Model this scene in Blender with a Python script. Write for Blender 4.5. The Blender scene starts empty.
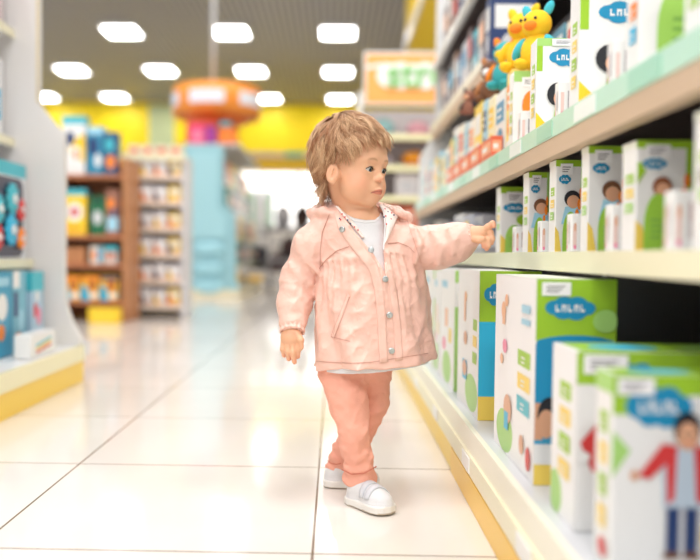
import bpy, bmesh, math, random
import numpy as np
from mathutils import Vector, Matrix
random.seed(7)
sc = bpy.context.scene
COL = sc.collection

# ---------------------------------------------------------------- camera
FPX = 833.0
PSI, PITCH, ROLL = math.radians(1.1), math.atan(25 / FPX), 0.011
CAM = np.array([0.0, 0.0, 0.53])
_d = np.array([-math.sin(PSI) * math.cos(PITCH), math.cos(PSI) * math.cos(PITCH), -math.sin(PITCH)])
_r0 = np.array([math.cos(PSI), math.sin(PSI), 0.0])
_u0 = np.cross(_r0, _d)
_r = _r0 * math.cos(ROLL) + _u0 * math.sin(ROLL)
_u = np.cross(_r, _d)
CX = 335 - FPX * _r[1] / _d[1]
CY = 255 + FPX * _u[1] / _d[1]
cd = bpy.data.cameras.new('camera')
cam = bpy.data.objects.new('camera', cd)
COL.objects.link(cam)
M = Matrix.Identity(4)
for i in range(3):
    M[i][0], M[i][1], M[i][2], M[i][3] = _r[i], _u[i], -_d[i], CAM[i]
cam.matrix_world = M
cd.sensor_width = 36
cd.lens = 36 * FPX / 700
cd.shift_x = (350 - CX) / 700
cd.shift_y = (CY - 280) / 700
cd.clip_start = 0.02
cd.clip_end = 200
cd.dof.use_dof = True
cd.dof.focus_distance = 1.755
cd.dof.aperture_fstop = 1.5
sc.camera = cam

def at(px, py, Y):
    """world point on the plane y=Y that the photo shows at (px, py)"""
    v = _d + _r * ((px - CX) / FPX) + _u * ((CY - py) / FPX)
    return CAM + v * (Y / v[1])

def topx(P):
    V = P - CAM
    z = V @ _d
    return CX + FPX * (V @ _r) / z, CY - FPX * (V @ _u) / z

# ---------------------------------------------------------------- world, view, large lights
w = bpy.data.worlds.new('world')
sc.world = w
w.use_nodes = True
w.node_tree.nodes['Background'].inputs[0].default_value = (1.0, 0.985, 0.975, 1)
w.node_tree.nodes['Background'].inputs[1].default_value = 0.68
sc.view_settings.view_transform = 'Standard'
sc.view_settings.look = 'None'
sc.view_settings.exposure = 0.27
sc.view_settings.gamma = 1.0
sc.view_settings.use_curve_mapping = False

CEIL = 4.73
def area(x, y, z, sx, sy, power, col=(1, .985, .97)):
    l = bpy.data.lights.new('ceiling_lamp_light', 'AREA')
    l.shape = 'RECTANGLE'; l.size = sx; l.size_y = sy; l.energy = power; l.color = col
    o = bpy.data.objects.new('ceiling_lamp_light', l)
    o.location = (x, y, z)
    COL.objects.link(o)
    return o
# the lamp rows over and behind the camera
for yy in (-3.0, 1.0, 5.0, 9.2):
    for xx in (-4.0, -1.97, 0.05, 2.07):
        area(xx, yy, CEIL - .06, .8, 1.0, {-3.0: 85, 1.0: 50, 5.0: 40, 9.2: 34}[yy])

# ---------------------------------------------------------------- materials
def srgb(r, g, b):
    f = lambda c: (c / 12.92 if c <= .04045 else ((c + .055) / 1.055) ** 2.4)
    return (f(r / 255), f(g / 255), f(b / 255), 1.0)

def mat(name, col=None, rough=.5, metal=0.0, spec=.5, emit=0.0, coat=0.0, bump=None, sss=0.0, noise=None):
    """principled material; col None reads the colour attribute of the mesh"""
    m = bpy.data.materials.new(name); m.use_nodes = True
    nt = m.node_tree; N = nt.nodes; L = nt.links
    b = N['Principled BSDF']
    b.inputs['Roughness'].default_value = rough
    b.inputs['Metallic'].default_value = metal
    b.inputs['Specular IOR Level'].default_value = spec
    if coat:
        b.inputs['Coat Weight'].default_value = coat
        b.inputs['Coat Roughness'].default_value = .05
    if sss:
        b.inputs['Subsurface Weight'].default_value = sss
        b.inputs['Subsurface Radius'].default_value = (1, .35, .2)
        b.inputs['Subsurface Scale'].default_value = .004
    if col is None:
        a = N.new('ShaderNodeAttribute'); a.attribute_name = 'Col'
        src = a.outputs['Color']
    else:
        rgb = N.new('ShaderNodeRGB'); rgb.outputs[0].default_value = col
        src = rgb.outputs[0]
    if noise:
        tc = N.new('ShaderNodeTexCoord'); nz = N.new('ShaderNodeTexNoise')
        nz.inputs['Scale'].default_value = noise[0]; nz.inputs['Detail'].default_value = 4
        L.new(tc.outputs['Object'], nz.inputs['Vector'])
        mp = N.new('ShaderNodeMapRange'); mp.inputs['To Min'].default_value = 1 - noise[1]; mp.inputs['To Max'].default_value = 1 + noise[1]
        L.new(nz.outputs[0], mp.inputs[0])
        mx = N.new('ShaderNodeVectorMath'); mx.operation = 'MULTIPLY'
        L.new(src, mx.inputs[0]); L.new(mp.outputs[0], mx.inputs[1])
        src = mx.outputs[0]
    L.new(src, b.inputs['Base Color'])
    if emit:
        L.new(src, b.inputs['Emission Color']); b.inputs['Emission Strength'].default_value = emit
    if bump:
        tc = N.new('ShaderNodeTexCoord'); nz = N.new('ShaderNodeTexNoise')
        nz.inputs['Scale'].default_value = bump[0]; nz.inputs['Detail'].default_value = 3
        if len(bump) > 2:
            nz.inputs['Distortion'].default_value = bump[2]
        L.new(tc.outputs['Object'], nz.inputs['Vector'])
        bp = N.new('ShaderNodeBump'); bp.inputs['Strength'].default_value = bump[1]; bp.inputs['Distance'].default_value = .004
        L.new(nz.outputs[0], bp.inputs['Height']); L.new(bp.outputs[0], b.inputs['Normal'])
    return m

PAINT = mat('painted_surface', rough=.45)
CARD = mat('printed_card', rough=.35)
SATIN = mat('satin_enamel', rough=.3)
PLUSH = mat('plush_fabric', rough=.9, bump=(300, .5))
GLOSS = mat('glossy_plastic', rough=.15)
CLEAR = bpy.data.materials.new('clear_plastic'); CLEAR.use_nodes = True
_b = CLEAR.node_tree.nodes['Principled BSDF']
_b.inputs['Transmission Weight'].default_value = 1; _b.inputs['Roughness'].default_value = .05; _b.inputs['IOR'].default_value = 1.2
METAL = mat('brushed_metal', srgb(190, 192, 195), rough=.3, metal=1)
LAMP = mat('lamp_glow', (1, .985, .97, 1), rough=.5, emit=11)

# ---------------------------------------------------------------- plain palette
WHITE = srgb(240, 240, 238); CREAM = srgb(244, 238, 205); YELLOW = srgb(250, 205, 40); PYELLOW = srgb(248, 215, 95)
GREEN = srgb(160, 205, 50); LGREEN = srgb(170, 218, 120); BLUE = srgb(30, 145, 190); TEAL = srgb(70, 190, 205)
RED = srgb(215, 60, 60); PINK = srgb(240, 140, 170); ORANGE = srgb(250, 140, 40); DARK = srgb(35, 35, 42)
NAVY = srgb(35, 60, 110); SKIN = srgb(225, 170, 135); BROWN = srgb(120, 80, 55); GREY = srgb(165, 165, 170)
LGREY = srgb(210, 212, 215); WOOD = srgb(205, 178, 150); KRAFT = srgb(190, 130, 85); PURPLE = srgb(150, 40, 140)
LBLUE = srgb(165, 215, 235); CYAN = srgb(50, 185, 225); OLIVE = srgb(120, 130, 60); PEACH = srgb(245, 190, 150)

# ---------------------------------------------------------------- mesh builder
class MB:
    def __init__(s):
        s.v, s.f, s.c, s.sm = [], [], [], []
    def add(s, vs, fs, col, smooth=False):
        n = len(s.v)
        s.v += [tuple(map(float, p)) for p in vs]
        for f in fs:
            s.f.append([n + i for i in f]); s.c.append(col); s.sm.append(smooth)
    def box(s, x0, x1, y0, y1, z0, z1, col, bev=0.0):
        if bev <= 0:
            vs = [(x, y, z) for x in (x0, x1) for y in (y0, y1) for z in (z0, z1)]
            s.add(vs, [(0, 1, 3, 2), (4, 6, 7, 5), (0, 4, 5, 1), (2, 3, 7, 6), (0, 2, 6, 4), (1, 5, 7, 3)], col)
            return
        bm = bmesh.new()
        bmesh.ops.create_cube(bm, size=1)
        for v in bm.verts:
            v.co = Vector(((x0 + x1) / 2 + v.co.x * (x1 - x0), (y0 + y1) / 2 + v.co.y * (y1 - y0), (z0 + z1) / 2 + v.co.z * (z1 - z0)))
        bmesh.ops.bevel(bm, geom=bm.edges[:], offset=bev, segments=2, affect='EDGES', profile=.5)
        bm.verts.index_update()
        s.add([v.co for v in bm.verts], [[v.index for v in f.verts] for f in bm.faces], col)
        bm.free()
    def prism(s, pts, a, b, axis, col):
        """extrude a 2D outline along an axis from a to b"""
        n = len(pts)
        def P(p, t):
            return {'x': (t, p[0], p[1]), 'y': (p[0], t, p[1]), 'z': (p[0], p[1], t)}[axis]
        vs = [P(p, a) for p in pts] + [P(p, b) for p in pts]
        fs = [tuple(range(n)), tuple(range(2 * n - 1, n - 1, -1))] + [(i, (i + 1) % n, n + (i + 1) % n, n + i) for i in range(n)]
        s.add(vs, fs, col)
    def ell(s, c, r, col, nu=16, nv=10, rot=None, smooth=True):
        vs, fs = [], []
        for j in range(nv + 1):
            t = math.pi * j / nv
            for i in range(nu):
                p = 2 * math.pi * i / nu
                q = Vector((r[0] * math.sin(t) * math.cos(p), r[1] * math.sin(t) * math.sin(p), r[2] * math.cos(t)))
                if rot: q = rot @ q
                vs.append((q.x + c[0], q.y + c[1], q.z + c[2]))
        for j in range(nv):
            for i in range(nu):
                a, b = j * nu + i, j * nu + (i + 1) % nu
                fs.append((a, b, b + nu, a + nu))
        s.add(vs, fs, col, smooth)
    def tube(s, pts, rads, col, n=8, cap=True, smooth=True):
        pts = [Vector(p) for p in pts]
        if not hasattr(rads, '__len__'): rads = [rads] * len(pts)
        vs, fs = [], []
        up = Vector((0, 0, 1))
        for k, p in enumerate(pts):
            t = (pts[min(k + 1, len(pts) - 1)] - pts[max(k - 1, 0)]).normalized()
            a = t.cross(up)
            if a.length < .05: a = t.cross(Vector((1, 0, 0)))
            a.normalize(); b = t.cross(a)
            for i in range(n):
                w_ = 2 * math.pi * i / n
                vs.append(p + (a * math.cos(w_) + b * math.sin(w_)) * rads[k])
        for k in range(len(pts) - 1):
            for i in range(n):
                fs.append((k * n + i, k * n + (i + 1) % n, (k + 1) * n + (i + 1) % n, (k + 1) * n + i))
        if cap:
            fs.append(tuple(range(n - 1, -1, -1))); fs.append(tuple((len(pts) - 1) * n + i for i in range(n)))
        s.add(vs, fs, col, smooth)
    def lathe(s, prof, c, col, n=24, smooth=True):
        """profile [(radius, z)] turned about the vertical through c"""
        vs, fs = [], []
        for r_, z_ in prof:
            for i in range(n):
                w_ = 2 * math.pi * i / n
                vs.append((c[0] + r_ * math.cos(w_), c[1] + r_ * math.sin(w_), c[2] + z_))
        for k in range(len(prof) - 1):
            for i in range(n):
                fs.append((k * n + i, k * n + (i + 1) % n, (k + 1) * n + (i + 1) % n, (k + 1) * n + i))
        s.add(vs, fs, col, smooth)
    def build(s, name, m=PAINT, parent=None, loc=None):
        me = bpy.data.meshes.new(name)
        me.from_pydata(s.v, [], s.f)
        a = me.color_attributes.new('Col', 'FLOAT_COLOR', 'CORNER')
        cols = []
        for f, c in zip(s.f, s.c):
            cols += list(c) * len(f)
        a.data.foreach_set('color', cols)
        me.polygons.foreach_set('use_smooth', s.sm)
        bm = bmesh.new(); bm.from_mesh(me)
        bmesh.ops.recalc_face_normals(bm, faces=bm.faces); bm.to_mesh(me); bm.free()
        me.materials.append(m)
        o = bpy.data.objects.new(name, me)
        COL.objects.link(o)
        if parent: o.parent = parent
        if loc is not None: o.location = loc
        return o

def tag(o, label=None, cat=None, group=None, kind=None):
    if label: o['label'] = label
    if cat: o['category'] = cat
    if group: o['group'] = group
    if kind: o['kind'] = kind
    return o
def empty(name, loc=(0, 0, 0), label=None, cat=None, group=None, kind=None, rz=0):
    o = bpy.data.objects.new(name, None); COL.objects.link(o)
    o.location = [float(q) for q in loc]; o.rotation_euler.z = rz; o.empty_display_size = .05
    return tag(o, label, cat, group, kind)
def dup(root, loc, label, group=None, rz=None, scale=None):
    r = root.copy(); COL.objects.link(r); r.location = [float(q) for q in loc]
    if rz is not None: r.rotation_euler.z = rz
    if scale is not None: r.scale = scale
    r['label'] = label
    if group: r['group'] = group
    for ch in list(root.children):
        c = ch.copy(); COL.objects.link(c); c.parent = r
        for g in ch.children:
            d_ = g.copy(); COL.objects.link(d_); d_.parent = c
    return r
ORD = ['first', 'second', 'third', 'fourth', 'fifth', 'sixth', 'seventh', 'eighth', 'ninth', 'tenth', 'eleventh', 'twelfth', 'thirteenth', 'fourteenth', 'fifteenth', 'sixteenth', 'seventeenth', 'eighteenth', 'nineteenth', 'twentieth']
# ================================================================ the room
def node_mat(name):
    m = bpy.data.materials.new(name); m.use_nodes = True
    return m, m.node_tree.nodes, m.node_tree.links, m.node_tree.nodes['Principled BSDF']

# floor: 60 cm glossy cream tiles with thin grey joints
mf, N, L, B = node_mat('floor_tiles')
tc = N.new('ShaderNodeTexCoord'); mp = N.new('ShaderNodeMapping')
L.new(tc.outputs['Object'], mp.inputs[0])
br = N.new('ShaderNodeTexBrick')
br.offset = 0; br.squash = 1
br.inputs['Scale'].default_value = 1; br.inputs['Brick Width'].default_value = .6; br.inputs['Row Height'].default_value = .6
br.inputs['Mortar Size'].default_value = .0024; br.inputs['Mortar Smooth'].default_value = .1
br.inputs['Color1'].default_value = srgb(236, 229, 222); br.inputs['Color2'].default_value = srgb(233, 226, 218)
br.inputs['Mortar'].default_value = srgb(120, 95, 72)
TX, TY = at(320, 466, 2.08)[0], None
_g = lambda px, py: CAM + (lambda v: v * (-.53 / v[2]))(_d + _r * ((px - CX) / FPX) + _u * ((CY - py) / FPX))
G0 = _g(319, 467.5)
mp.inputs['Location'].default_value = (-G0[0], -G0[1], 0)
L.new(mp.outputs[0], br.inputs['Vector'])
nz = N.new('ShaderNodeTexNoise'); nz.inputs['Scale'].default_value = 2.2; nz.inputs['Detail'].default_value = 6; nz.inputs['Distortion'].default_value = 1.5
L.new(tc.outputs['Object'], nz.inputs['Vector'])
mr = N.new('ShaderNodeMapRange'); mr.inputs['To Min'].default_value = .95; mr.inputs['To Max'].default_value = 1.04
L.new(nz.outputs[0], mr.inputs[0])
vm = N.new('ShaderNodeVectorMath'); vm.operation = 'MULTIPLY'
L.new(br.outputs['Color'], vm.inputs[0]); L.new(mr.outputs[0], vm.inputs[1]); L.new(vm.outputs[0], B.inputs['Base Color'])
B.inputs['Roughness'].default_value = .10; B.inputs['Specular IOR Level'].default_value = .34
bp = N.new('ShaderNodeBump'); bp.inputs['Strength'].default_value = .25; bp.inputs['Distance'].default_value = .002; bp.invert = True
L.new(br.outputs['Fac'], bp.inputs['Height']); L.new(bp.outputs[0], B.inputs['Normal'])

YF = 23.3
m = MB(); m.box(-9, 9, -7, YF, -.1, 0, WHITE); tag(m.build('floor', mf), kind='structure')

# ceiling: grey linear slats running away from the camera, with a fine cross pattern
mc, N, L, B = node_mat('slatted_ceiling')
tc = N.new('ShaderNodeTexCoord')
w1 = N.new('ShaderNodeTexWave'); w1.wave_type = 'BANDS'; w1.bands_direction = 'X'; w1.inputs['Scale'].default_value = 2.6; w1.wave_profile = 'SIN'
w2 = N.new('ShaderNodeTexWave'); w2.wave_type = 'BANDS'; w2.bands_direction = 'Y'; w2.inputs['Scale'].default_value = 1.3
L.new(tc.outputs['Object'], w1.inputs['Vector']); L.new(tc.outputs['Object'], w2.inputs['Vector'])
ml = N.new('ShaderNodeMath'); ml.operation = 'MULTIPLY_ADD'; ml.inputs[1].default_value = .35
L.new(w2.outputs['Fac'], ml.inputs[0]); L.new(w1.outputs['Fac'], ml.inputs[2])
cr = N.new('ShaderNodeValToRGB'); cr.color_ramp.elements[0].position = .1; cr.color_ramp.elements[0].color = srgb(78, 78, 84)
cr.color_ramp.elements[1].position = .9; cr.color_ramp.elements[1].color = srgb(160, 160, 168)
L.new(ml.outputs[0], cr.inputs[0]); L.new(cr.outputs[0], B.inputs['Base Color']); B.inputs['Roughness'].default_value = .5
m = MB(); m.box(-9, 9, -7, YF, CEIL, CEIL + .1, GREY); tag(m.build('ceiling', mc), kind='structure')
YW = mat('yellow_wall', srgb(252, 222, 10), rough=.5)
m = MB(); m.box(-9, 9, YF, YF + .1, 0, CEIL, WHITE); tag(m.build('wall_back', YW), kind='structure')
PW = mat('pale_green_panel', srgb(196, 208, 160), rough=.5)
a, b = at(149, 108, YF - .03), at(174, 150, YF - .03)
m = MB(); m.box(a[0], b[0], YF - .05, YF, b[2], a[2] + .1, WHITE); tag(m.build('trim_1', PW), kind='structure')

# ---------------------------------------------------------------- ceiling lights
def lamp_parts():
    root = empty('ceiling_light', (0, 0, 0), None, 'ceiling light', 'square ceiling lights')
    f = MB()
    for (x0, x1, y0, y1) in ((-.33, .33, -.40, -.375), (-.33, .33, .375, .40), (-.33, -.305, -.375, .375), (.305, .33, -.375, .375)):
        f.box(x0, x1, y0, y1, -.05, 0, WHITE)
    f.build('frame', SATIN, root)
    g = MB()
    for i in range(4):
        for j in range(2):
            x = -.304 + .152 * i; y = -.375 + .375 * j
            g.box(x + .006, x + .146, y + .006, y + .369, -.035, -.004, WHITE)
    g.build('diffuser', LAMP, root)
    return root
rows = [('farthest', 22.0, [(-4, 'far left'), (-3, 'left'), (-2, 'mid left'), (-1, 'mid'), (0, 'right')]),
        ('middle', 19.1, [(-4, ''), (-3, ''), (-2, ''), (-1, ''), (0, '')]),
        ('nearest', 15.8, [(-3, ''), (-2, ''), (-1, ''), (0, '')])]
lp = None
ORDL = ['leftmost', 'second from left', 'third from left', 'fourth from left', 'fifth from left']
vis = {'farthest': [(44, 99), (115, 99), (190, 100), (268, 100), (340, 101)],
       'middle': [(72, 72), (161, 72.5), (251, 72.5), (338, 73)],
       'nearest': [(122, 32), (231, 33), (338, 34)]}
YL = {'farthest': 22.4, 'middle': 19.1, 'nearest': 15.76}
for rn, pts in vis.items():
    for i, (px, py) in enumerate(pts):
        x = at(px, py, YL[rn])[0]
        extra = ' above the yellow wall' if rn == 'farthest' else ''
        lab = f'square ceiling light, {ORDL[i]} in the {rn} lamp row{extra}'
        if lp is None:
            lp = lamp_parts(); lp['label'] = lab; lp.location = (x, YL[rn], CEIL)
        else:
            dup(lp, (x, YL[rn], CEIL), lab)
for k, (px, py, Y, nm) in enumerate([(163, 10, 13.5, 'small round ceiling downlight near the top edge above the ceiling lights')]):
    p = at(px, py, Y)
    r = empty('downlight', (p[0], Y, CEIL), nm, 'downlight')
    a = MB(); a.lathe([(.001, -.02), (.12, -.02), (.15, 0)], (0, 0, 0), GREY); a.build('trim_ring', SATIN, r)
    a = MB(); a.ell((0, 0, -.02), (.09, .09, .03), LGREY); a.build('lens', GLOSS, r)
# ================================================================ printed cartons
def face_map(kind, x0, x1, y0, y1, z0, z1):
    """(u, v, lift) -> world for the face seen: 'f' faces the camera, 'l' faces photo left, 'r' faces photo right, 't' the top"""
    if kind == 'f': return lambda u, v, h: (x0 + u * (x1 - x0), y0 - h, z0 + v * (z1 - z0))
    if kind == 'l': return lambda u, v, h: (x0 - h, y1 - u * (y1 - y0), z0 + v * (z1 - z0))
    if kind == 'r': return lambda u, v, h: (x1 + h, y0 + u * (y1 - y0), z0 + v * (z1 - z0))
    return lambda u, v, h: (x0 + u * (x1 - x0), y0 + v * (y1 - y0), z1 + h)
def ellp(cu, cv, ru, rv, n=18, a0=0, a1=2 * math.pi):
    return [(cu + ru * math.cos(a0 + (a1 - a0) * i / n), cv + rv * math.sin(a0 + (a1 - a0) * i / n)) for i in range(n + (a1 - a0 < 6))]
def paint(m, fm, shapes):
    for k, (pts, col) in enumerate(shapes):
        h = .0003 + .00012 * k
        pts = [(min(max(u, 0), 1), min(max(v, 0), 1)) for u, v in pts]
        m.add([fm(u, v, h) for u, v in pts], [tuple(range(len(pts)))], col)
R4 = lambda u0, v0, u1, v1: [(u0, v0), (u1, v0), (u1, v1), (u0, v1)]
TXT = srgb(120, 120, 128)
def lines(u0, v0, u1, v1, n, col=TXT):
    return [(R4(u0, v0 + (v1 - v0) * (i + .2) / n, u0 + (u1 - u0) * (.7 + .3 * ((i * 7) % 3) / 2), v0 + (v1 - v0) * (i + .6) / n), col) for i in range(n)]
def cloud(cu, cv, w, h, col=BLUE):
    o = [(ellp(cu, cv, w * .34, h * .34), col)]
    for du, dv, r in ((-.30, .02, .26), (-.12, .16, .27), (.14, .17, .26), (.32, 0, .24), (.12, -.18, .26), (-.14, -.16, .25)):
        o.append((ellp(cu + du * w, cv + dv * h, w * r * .8, h * r * 1.15, 12), col))
    for i in range(5):                       # the white word on the cloud
        x = cu - w * .30 + w * .125 * i
        o.append((R4(x, cv - h * .14, x + w * .03, cv + h * .14), WHITE))
        o.append((R4(x, cv + (.04 if i % 2 else -.14) * h, x + w * .085, cv + (.14 if i % 2 else -.05) * h), WHITE))
        if i in (1, 3): o.append((R4(x + w * .06, cv - h * .14, x + w * .09, cv + h * .14), WHITE))
    return o
def ticket(u0, v0, u1, v1):
    return [(R4(u0, v0, u1, v1), srgb(250, 250, 250))] + lines(u0 + (u1 - u0) * .15, v0 + (v1 - v0) * .2, u0 + (u1 - u0) * .8, v1 - (v1 - v0) * .2, 3)
def dome(cu, v0, w, h, col=srgb(165, 214, 95)):
    p = [(cu - w / 2, v0), (cu + w / 2, v0)] + ellp(cu, v0 + h * .45, w / 2, h * .55, 14, 0, math.pi)
    return [(p, col)] + lines(cu - w * .28, v0 + h * .2, cu + w * .28, v0 + h * .6, 4, srgb(130, 185, 80))
def kidface(cu, cv, s, asp, hair=DARK, top=RED):
    """a child's head and shoulders as printed on a pack; asp = width over height of the face"""
    k = s / asp
    return [([(cu - k * 1.4, cv - s * 3), (cu + k * 1.4, cv - s * 3), (cu + k * .9, cv - s * .8), (cu - k * .9, cv - s * .8)], top),
            (ellp(cu, cv + s * .25, k * 1.05, s * 1.05), hair), (ellp(cu + k * .1, cv - s * .15, k * .8, s * .85), SKIN)]
def badges(n=4, v0=.25, v1=.85, cols=(GREEN, PYELLOW, GREEN, PYELLOW), u0=.3, u1=.75):
    o = []
    for i in range(n):
        v = v1 - (v1 - v0) * (i + 1) / n
        o.append((R4(u0, v, u1, v + (v1 - v0) / n * .68), cols[i % len(cols)]))
        o += lines(u0 + .08, v + .01, u1 - .1, v + (v1 - v0) / n * .5, 2, WHITE)
    return o
def carton(name, label, cat, group, b, front=(), side=(), top=(), base=WHITE, facing='l', parent=None, m=None):
    x0, x1, y0, y1, z0, z1 = b
    cx, cy = (x0 + x1) / 2, (y0 + y1) / 2
    q = MB()
    q.box(x0 - cx, x1 - cx, y0 - cy, y1 - cy, 0, z1 - z0, base, .0022)
    bb = (x0 - cx, x1 - cx, y0 - cy, y1 - cy, 0, z1 - z0)
    paint(q, face_map('f', *bb), front); paint(q, face_map(facing, *bb), side); paint(q, face_map('t', *bb), top)
    o = q.build(name, m or CARD, None, (cx, cy, z0 + .0008))
    return tag(o, label, cat, group)

# ================================================================ right-hand shelving run
RUN = empty('shelving_unit', (.62, 1.9, 0), 'long shelving unit on the right with a yellow kick plate', 'shelving')
def rp(name, mb, m=SATIN, parent=RUN):
    o = mb.build(name, m); o.parent = parent
    if parent is RUN: o.matrix_parent_inverse = Matrix.Translation((-.62, -1.9, 0))
    return o
Ya, Yb = -.9, 4.42
XB, XS, XT = .295, .42, .50
ZD, ZM, ZU, Z3, Z4 = .155, .54, .799, 1.215, 1.53
m = MB(); m.box(XB + .012, .98, Ya, Yb, .06, ZD, LGREY); rp('base_deck', m)
m = MB(); m.box(XB, XB + .012, 2.052, Yb, 0.001, .06, srgb(246, 208, 70)); rp('kick_plate', m)
m = MB(); m.box(XB - .004, XB + .012, Ya, 2.048, 0.001, .06, srgb(248, 200, 60)); rp('kick_plate', m)
m = MB(); m.box(XB, XB + .012, Ya, Yb, .06, ZD + .003, srgb(244, 240, 222)); m.box(XB - .006, XB, Ya, Yb, .068, .108, srgb(240, 235, 205)); rp('price_rail', m)
for i in range(6):
    y = 1.2 + .55 * i; m = MB(); m.box(XB - .009, XB - .006, y, y + .09, .072, .104, WHITE); rp('price_ticket', m)
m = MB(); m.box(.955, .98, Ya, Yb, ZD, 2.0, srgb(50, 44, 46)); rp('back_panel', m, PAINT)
UNDERSHADE = srgb(72, 62, 60)
rails = {}
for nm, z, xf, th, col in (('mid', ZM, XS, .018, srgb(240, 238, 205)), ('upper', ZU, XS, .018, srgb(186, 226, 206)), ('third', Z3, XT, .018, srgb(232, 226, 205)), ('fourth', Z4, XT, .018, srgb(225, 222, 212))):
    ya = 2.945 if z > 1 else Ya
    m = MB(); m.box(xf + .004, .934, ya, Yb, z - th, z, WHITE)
    m.box(xf + .03, .933, ya + .002, Yb - .002, z - th - .0025, z - th - .0002, UNDERSHADE)  # dark sheet added below the shelf, its colour standing in for shade
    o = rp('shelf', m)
    m = MB(); m.box(xf - .002, xf + .004, ya, Yb, z - .036, z + .001, col)
    if nm == 'upper':
        for i in range(14):
            y = .55 + .27 * i; m.box(xf - .0035, xf - .002, y, y + .12, z - .033, z - .003, srgb(235, 244, 240) if i % 2 else srgb(160, 214, 190))  # pale patches paint white reflections onto the mint rail
    m2 = m.build('price_rail', GLOSS if nm == 'mid' else SATIN); m2.parent = o
    if nm in ('upper', 'third'):
        m = MB(); m.box(xf, xf + .028, ya, Yb, z - .072, z - .036, WOOD); m3 = m.build('front_board', PAINT); m3.parent = o
        m3['label'] = 'pale wooden board under the price rail'
for y in (-.9, 1.0, 2.9, 4.40):
    m = MB(); m.box(.935, .955, y, y + .02, ZD, 2.0, GREY); rp('upright', m, METAL)
m = MB(); m.prism([(XB + .012, 0.002), (.98, 0.002), (.98, 2.0), (.52, 2.0), (.52, 1.18), (.44, 1.05), (.44, .3), (XB + .012, .16)], Yb + .001, Yb + .021, 'y', WHITE); rp('end_panel', m)

# ---- base shelf cartons
GT = GREEN
def boy():
    return [(R4(.30, .10, .37, .36), NAVY), (R4(.40, .10, .47, .36), NAVY), (ellp(.33, .10, .05, .02), BROWN), (ellp(.44, .10, .05, .02), BROWN),
            ([(.28, .34), (.50, .34), (.50, .58), (.46, .64), (.33, .64), (.27, .56)], srgb(190, 205, 218)),
            ([(.14, .50), (.20, .48), (.29, .56), (.30, .36), (.34, .38), (.35, .65), (.27, .66)], RED),
            ([(.62, .46), (.57, .44), (.50, .54), (.52, .36), (.46, .37), (.44, .65), (.52, .64)], RED),
            (ellp(.12, .50, .025, .025), SKIN), (ellp(.40, .735, .075, .085), DARK), (ellp(.405, .70, .06, .07), SKIN),
            (ellp(.382, .71, .008, .01), DARK), (ellp(.43, .71, .008, .01), DARK), (R4(.39, .665, .425, .672), RED)]
front1 = [(R4(0, .80, 1, 1), GT), (ellp(.5, .80, .36, .10), WHITE), ([(0, .48), (.10, .62), (0, .72)], LGREEN)] + cloud(.25, .84, .36, .22) + ticket(.02, .90, .22, .985) + boy() \
    + [(ellp(.66, .20, .17, .16), PYELLOW), (ellp(.66, .27, .12, .10), CYAN), (ellp(.80, .62, .10, .13), LGREEN)]
side1 = [(R4(0, .9, 1, 1), LGREEN)] + badges(4, .2, .85) + [(ellp(.6, .1, .25, .05), RED)]
top1 = [(R4(.03, .05, .97, .95), GT), (ellp(.3, .5, .18, .3), CYAN), (R4(.6, .3, .9, .7), LGREEN)]
carton('nappy_carton', 'nearest carton on the base shelf, with a boy in a red jacket', 'carton', 'green and white cartons on the base shelf',
       (.330, .545, .985, 1.048, ZD, .392), front1, side1, top1)
front2 = [(R4(0, .82, 1, 1), GT), (ellp(.5, .8, .4, .08), WHITE)] + cloud(.28, .84, .30, .22) + ticket(.03, .88, .25, .985) + [
    ([(.10, .20), (.3, .16), (.32, .3), (.12, .32)], NAVY), ([(.02, .50), (.14, .66), (.22, .62), (.16, .34), (.08, .34)], RED), (ellp(.20, .62, .06, .06), SKIN), (ellp(.03, .42, .04, .035), WHITE)]
carton('nappy_carton', 'green-topped carton just behind the nearest one on the base shelf', 'carton', 'green and white cartons on the base shelf',
       (.330, .60, 1.132, 1.255, ZD, .402), front2, [(R4(0, 0, 1, 1), srgb(246, 246, 246)), (ellp(.2, .12, .28, .13), LGREEN)] + badges(4, .25, .85, u0=.35, u1=.8), top1)
front3 = [(R4(0, .70, 1, 1), GT), (R4(0, .40, 1, .66), BLUE), (ellp(.5, .66, .62, .07), BLUE), ([(0, .2), (1, .2), (1, .44), (0, .40)], srgb(60, 165, 205)), (R4(0, 0, .35, .1), PYELLOW), (R4(0, .22, .10, .40), SKIN)] \
    + cloud(.42, .86, .62, .12) + ticket(.06, .92, .42, .985) + [(ellp(.86, .80, .16, .055), LGREEN), (ellp(.18, .34, .15, .09), DARK), (ellp(.14, .30, .11, .07), SKIN), (R4(.5, .05, .9, .3), BLUE)]
side3 = [(R4(0, 0, 1, 1), srgb(248, 248, 248)), (ellp(.30, .12, .22, .12), LGREEN)] + badges(3, .30, .66, (GREEN, PYELLOW, TEAL), .62, .90) + [
    (ellp(.25, .80, .06, .05), PEACH), (R4(.22, .72, .30, .80), PEACH), (ellp(.33, .86, .045, .035), PEACH), (ellp(.30, .60, .06, .04), PINK), (ellp(.22, .52, .04, .03), PEACH),
    (ellp(.40, .26, .10, .08), SKIN), (R4(.32, .14, .42, .24), CYAN), (ellp(.75, .14, .05, .05), SKIN), (ellp(.9, .1, .05, .06), RED), (R4(.72, .82, .9, .86), LBLUE), (R4(.72, .76, .9, .79), LBLUE)]
carton('nappy_carton', 'tall blue and green carton, the biggest on the base shelf', 'carton', 'green and white cartons on the base shelf',
       (.330, .460, 1.365, 1.705, ZD, .494), front3, side3, [(R4(0, 0, 1, 1), srgb(240, 244, 232))])
front4 = [(R4(0, .66, 1, 1), GT), (R4(0, .16, 1, .66), CYAN), (R4(0, 0, 1, .16), PYELLOW)] + cloud(.3, .84, .45, .16)
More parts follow.
